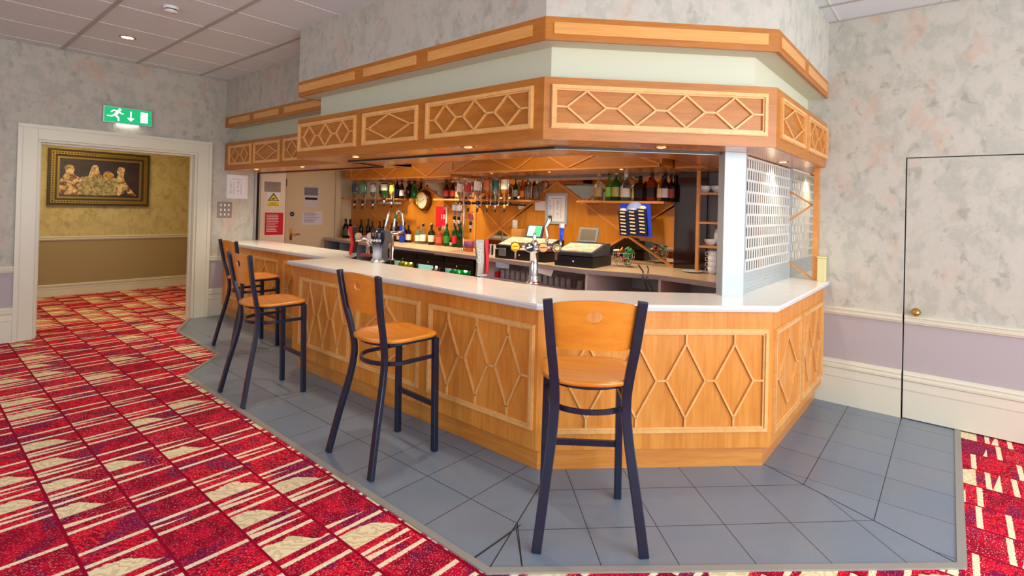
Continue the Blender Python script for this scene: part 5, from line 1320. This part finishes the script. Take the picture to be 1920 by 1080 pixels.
# upright menu wedge / tray of red and white cards
a = at(692, 480, z=ZW1); t = thing('beer_mat_stack', 'tilted red and white bar mat beside the dark tap', 'bar mat', (3.33, a.y*3.33/a.x, ZW1))
T = Matrix.Rotation(-.9, 4, 'Z') @ Matrix.Rotation(.0, 4, 'X'); MB().box((-.09, -.03, 0), (.09, .03, .03), T=T).build('mat_block', lmat((110, 90, 90)), t, bevel=.003)
MB().box((-.085, -.0305, .006), (.085, -.0315, .024), T=T).build('red_edge', red, t)
# central chrome T font
a = at(1000, 532, z=ZW1); ft = thing('tap_font', 'tall chrome T shaped tap font with round badges in the middle of the worktop', 'tap font', (a.x, a.y, ZW1)); e, n = toward(ft.location)
def fz(v): return at(1000, v, x=a.x).z-ZW1
h1_, h2_ = fz(470), fz(446)
MB().lathe([(0,0),(.056,0),(.058,.006),(.054,.014),(.044,.020),(.046,.032),(.038,.040),(.042,.055),(.033,.064),(.0325,h1_*.93),(.038,h1_*.96),(.038,h1_),(0,h1_)], 28).build('column', chrome, ft)
ux = lambda u, d=0: (Vector(at(u, 460, x=a.x+0))-Vector((a.x, a.y, ZW1)))
hb_ = (h1_+.028)
def es(u):  # signed distance along e for pixel column u at the font's depth
    dpt = Vector((a.x, a.y, 0)).dot(Vector(cF)); return (u-1000)*dpt/CAM['f']
if (e.x*cR[0]+e.y*cR[1]) < 0: e = -e
MB().tube([e*es(957)+Vector((0,0,hb_)), e*es(1046)+Vector((0,0,hb_))], .030, 20).build('crossbar', chrome, ft)
MB().lathe([(.020,h1_),(.030,hb_+.03),(.020,hb_+.045),(.012,hb_+.055),(.018,hb_+.07),(.010,hb_+.085),(.014,hb_+.10),(0,hb_+.11)], 20).build('finial', chrome, ft)
bf = lambda u, v: e*es(u)+n*.035+Vector((0,0, at(u, v, x=a.x).z-ZW1))
def up_(e, n): return frame
for u, v, r, cc, tx in ((965, 456, .036, (yellow, brass), None), (991, 460, .036, (ink, chrome), None), (1017, 460, .037, (lmat((222, 176, 120)), brass), None), (1042, 462, .034, (brass_pale, chrome), None)):
    T = frame(e*es(u)+n*.034+Vector((0,0,hb_)), tuple(e), tuple(n)); o = badge(ft, T, r, cc)
    if u == 965: MB().box((-.018, -.026, .0136), (.018, -.018, .0142), T=T).box((-.02, .003, .0136), (.02, .009, .0142), T=T).build('badge_print', red, o)
    elif u == 991: MB().box((-.022, -.006, .0136), (.022, .006, .0142), T=T @ Matrix.Rotation(.3, 4, 'Z')).box((-.006, .012, .0136), (.006, .024, .0142), T=T).build('badge_print', white, o)
    elif u == 1017: MB().box((-.024, -.004, .0136), (.024, .006, .0142), T=T).build('badge_print', red, o); 
    else: MB().lathe([(.018,.0136),(.026,.0136),(.026,.015),(.018,.015)], 20, T, cap=False).build('badge_print', gold, o)
# nozzle spouts below the bar
m = MB()
for u in (965, 1042): m.tube([e*es(u)-n*.03+Vector((0,0,hb_-.01)), e*es(u)-n*.07+Vector((0,0,hb_-.02)), e*es(u)-n*.075+Vector((0,0,hb_-.10))], .009, 8)
m.build('spout', chrome, ft)
# chrome swan handle and blue handle on the font
b0, b1 = hb_+.02, at(1022, 405, x=a.x).z-ZW1
MB().tube([e*es(1023)-n*.02+Vector((0,0,b0)), e*es(1024)-n*.02+Vector((0,0,b0+.06)), e*es(1021)-n*.02+Vector((0,0,b0+(b1-b0)*.6)), e*es(1027)-n*.02+Vector((0,0,b0+(b1-b0)*.85)), e*es(1028)-n*.02+Vector((0,0,b1))], [.010,.011,.014,.018,.012], 12).build('swan_lever', chrome, ft)
MB().tube([e*es(1028)-n*.021+Vector((0,0,b1-.035)), e*es(1028)-n*.021+Vector((0,0,b1+.004))], [.017, .014], 12).build('green_tip', mat('green_tip', srgb(10, 90, 50), .3), ft)
c0, c1 = hb_+.005, at(1051, 421, x=a.x).z-ZW1
MB().tube([e*es(1048)-n*.02+Vector((0,0,c0-.015)), e*es(1050)-n*.02+Vector((0,0,c0+.05))], .010, 10).build('handle_neck', chrome, ft)
MB().tube([e*es(1050)-n*.02+Vector((0,0,c0+.045)), e*es(1051)-n*.02+Vector((0,0,c1-.03))], [.010, .019], 12).build('blue_handle', mat('blue_gloss', srgb(20, 80, 226), .25), ft)
MB().tube([e*es(1051)-n*.02+Vector((0,0,c1-.03)), e*es(1051)-n*.02+Vector((0,0,c1+.005))], .020, 12).build('handle_cap', white_pl, ft)
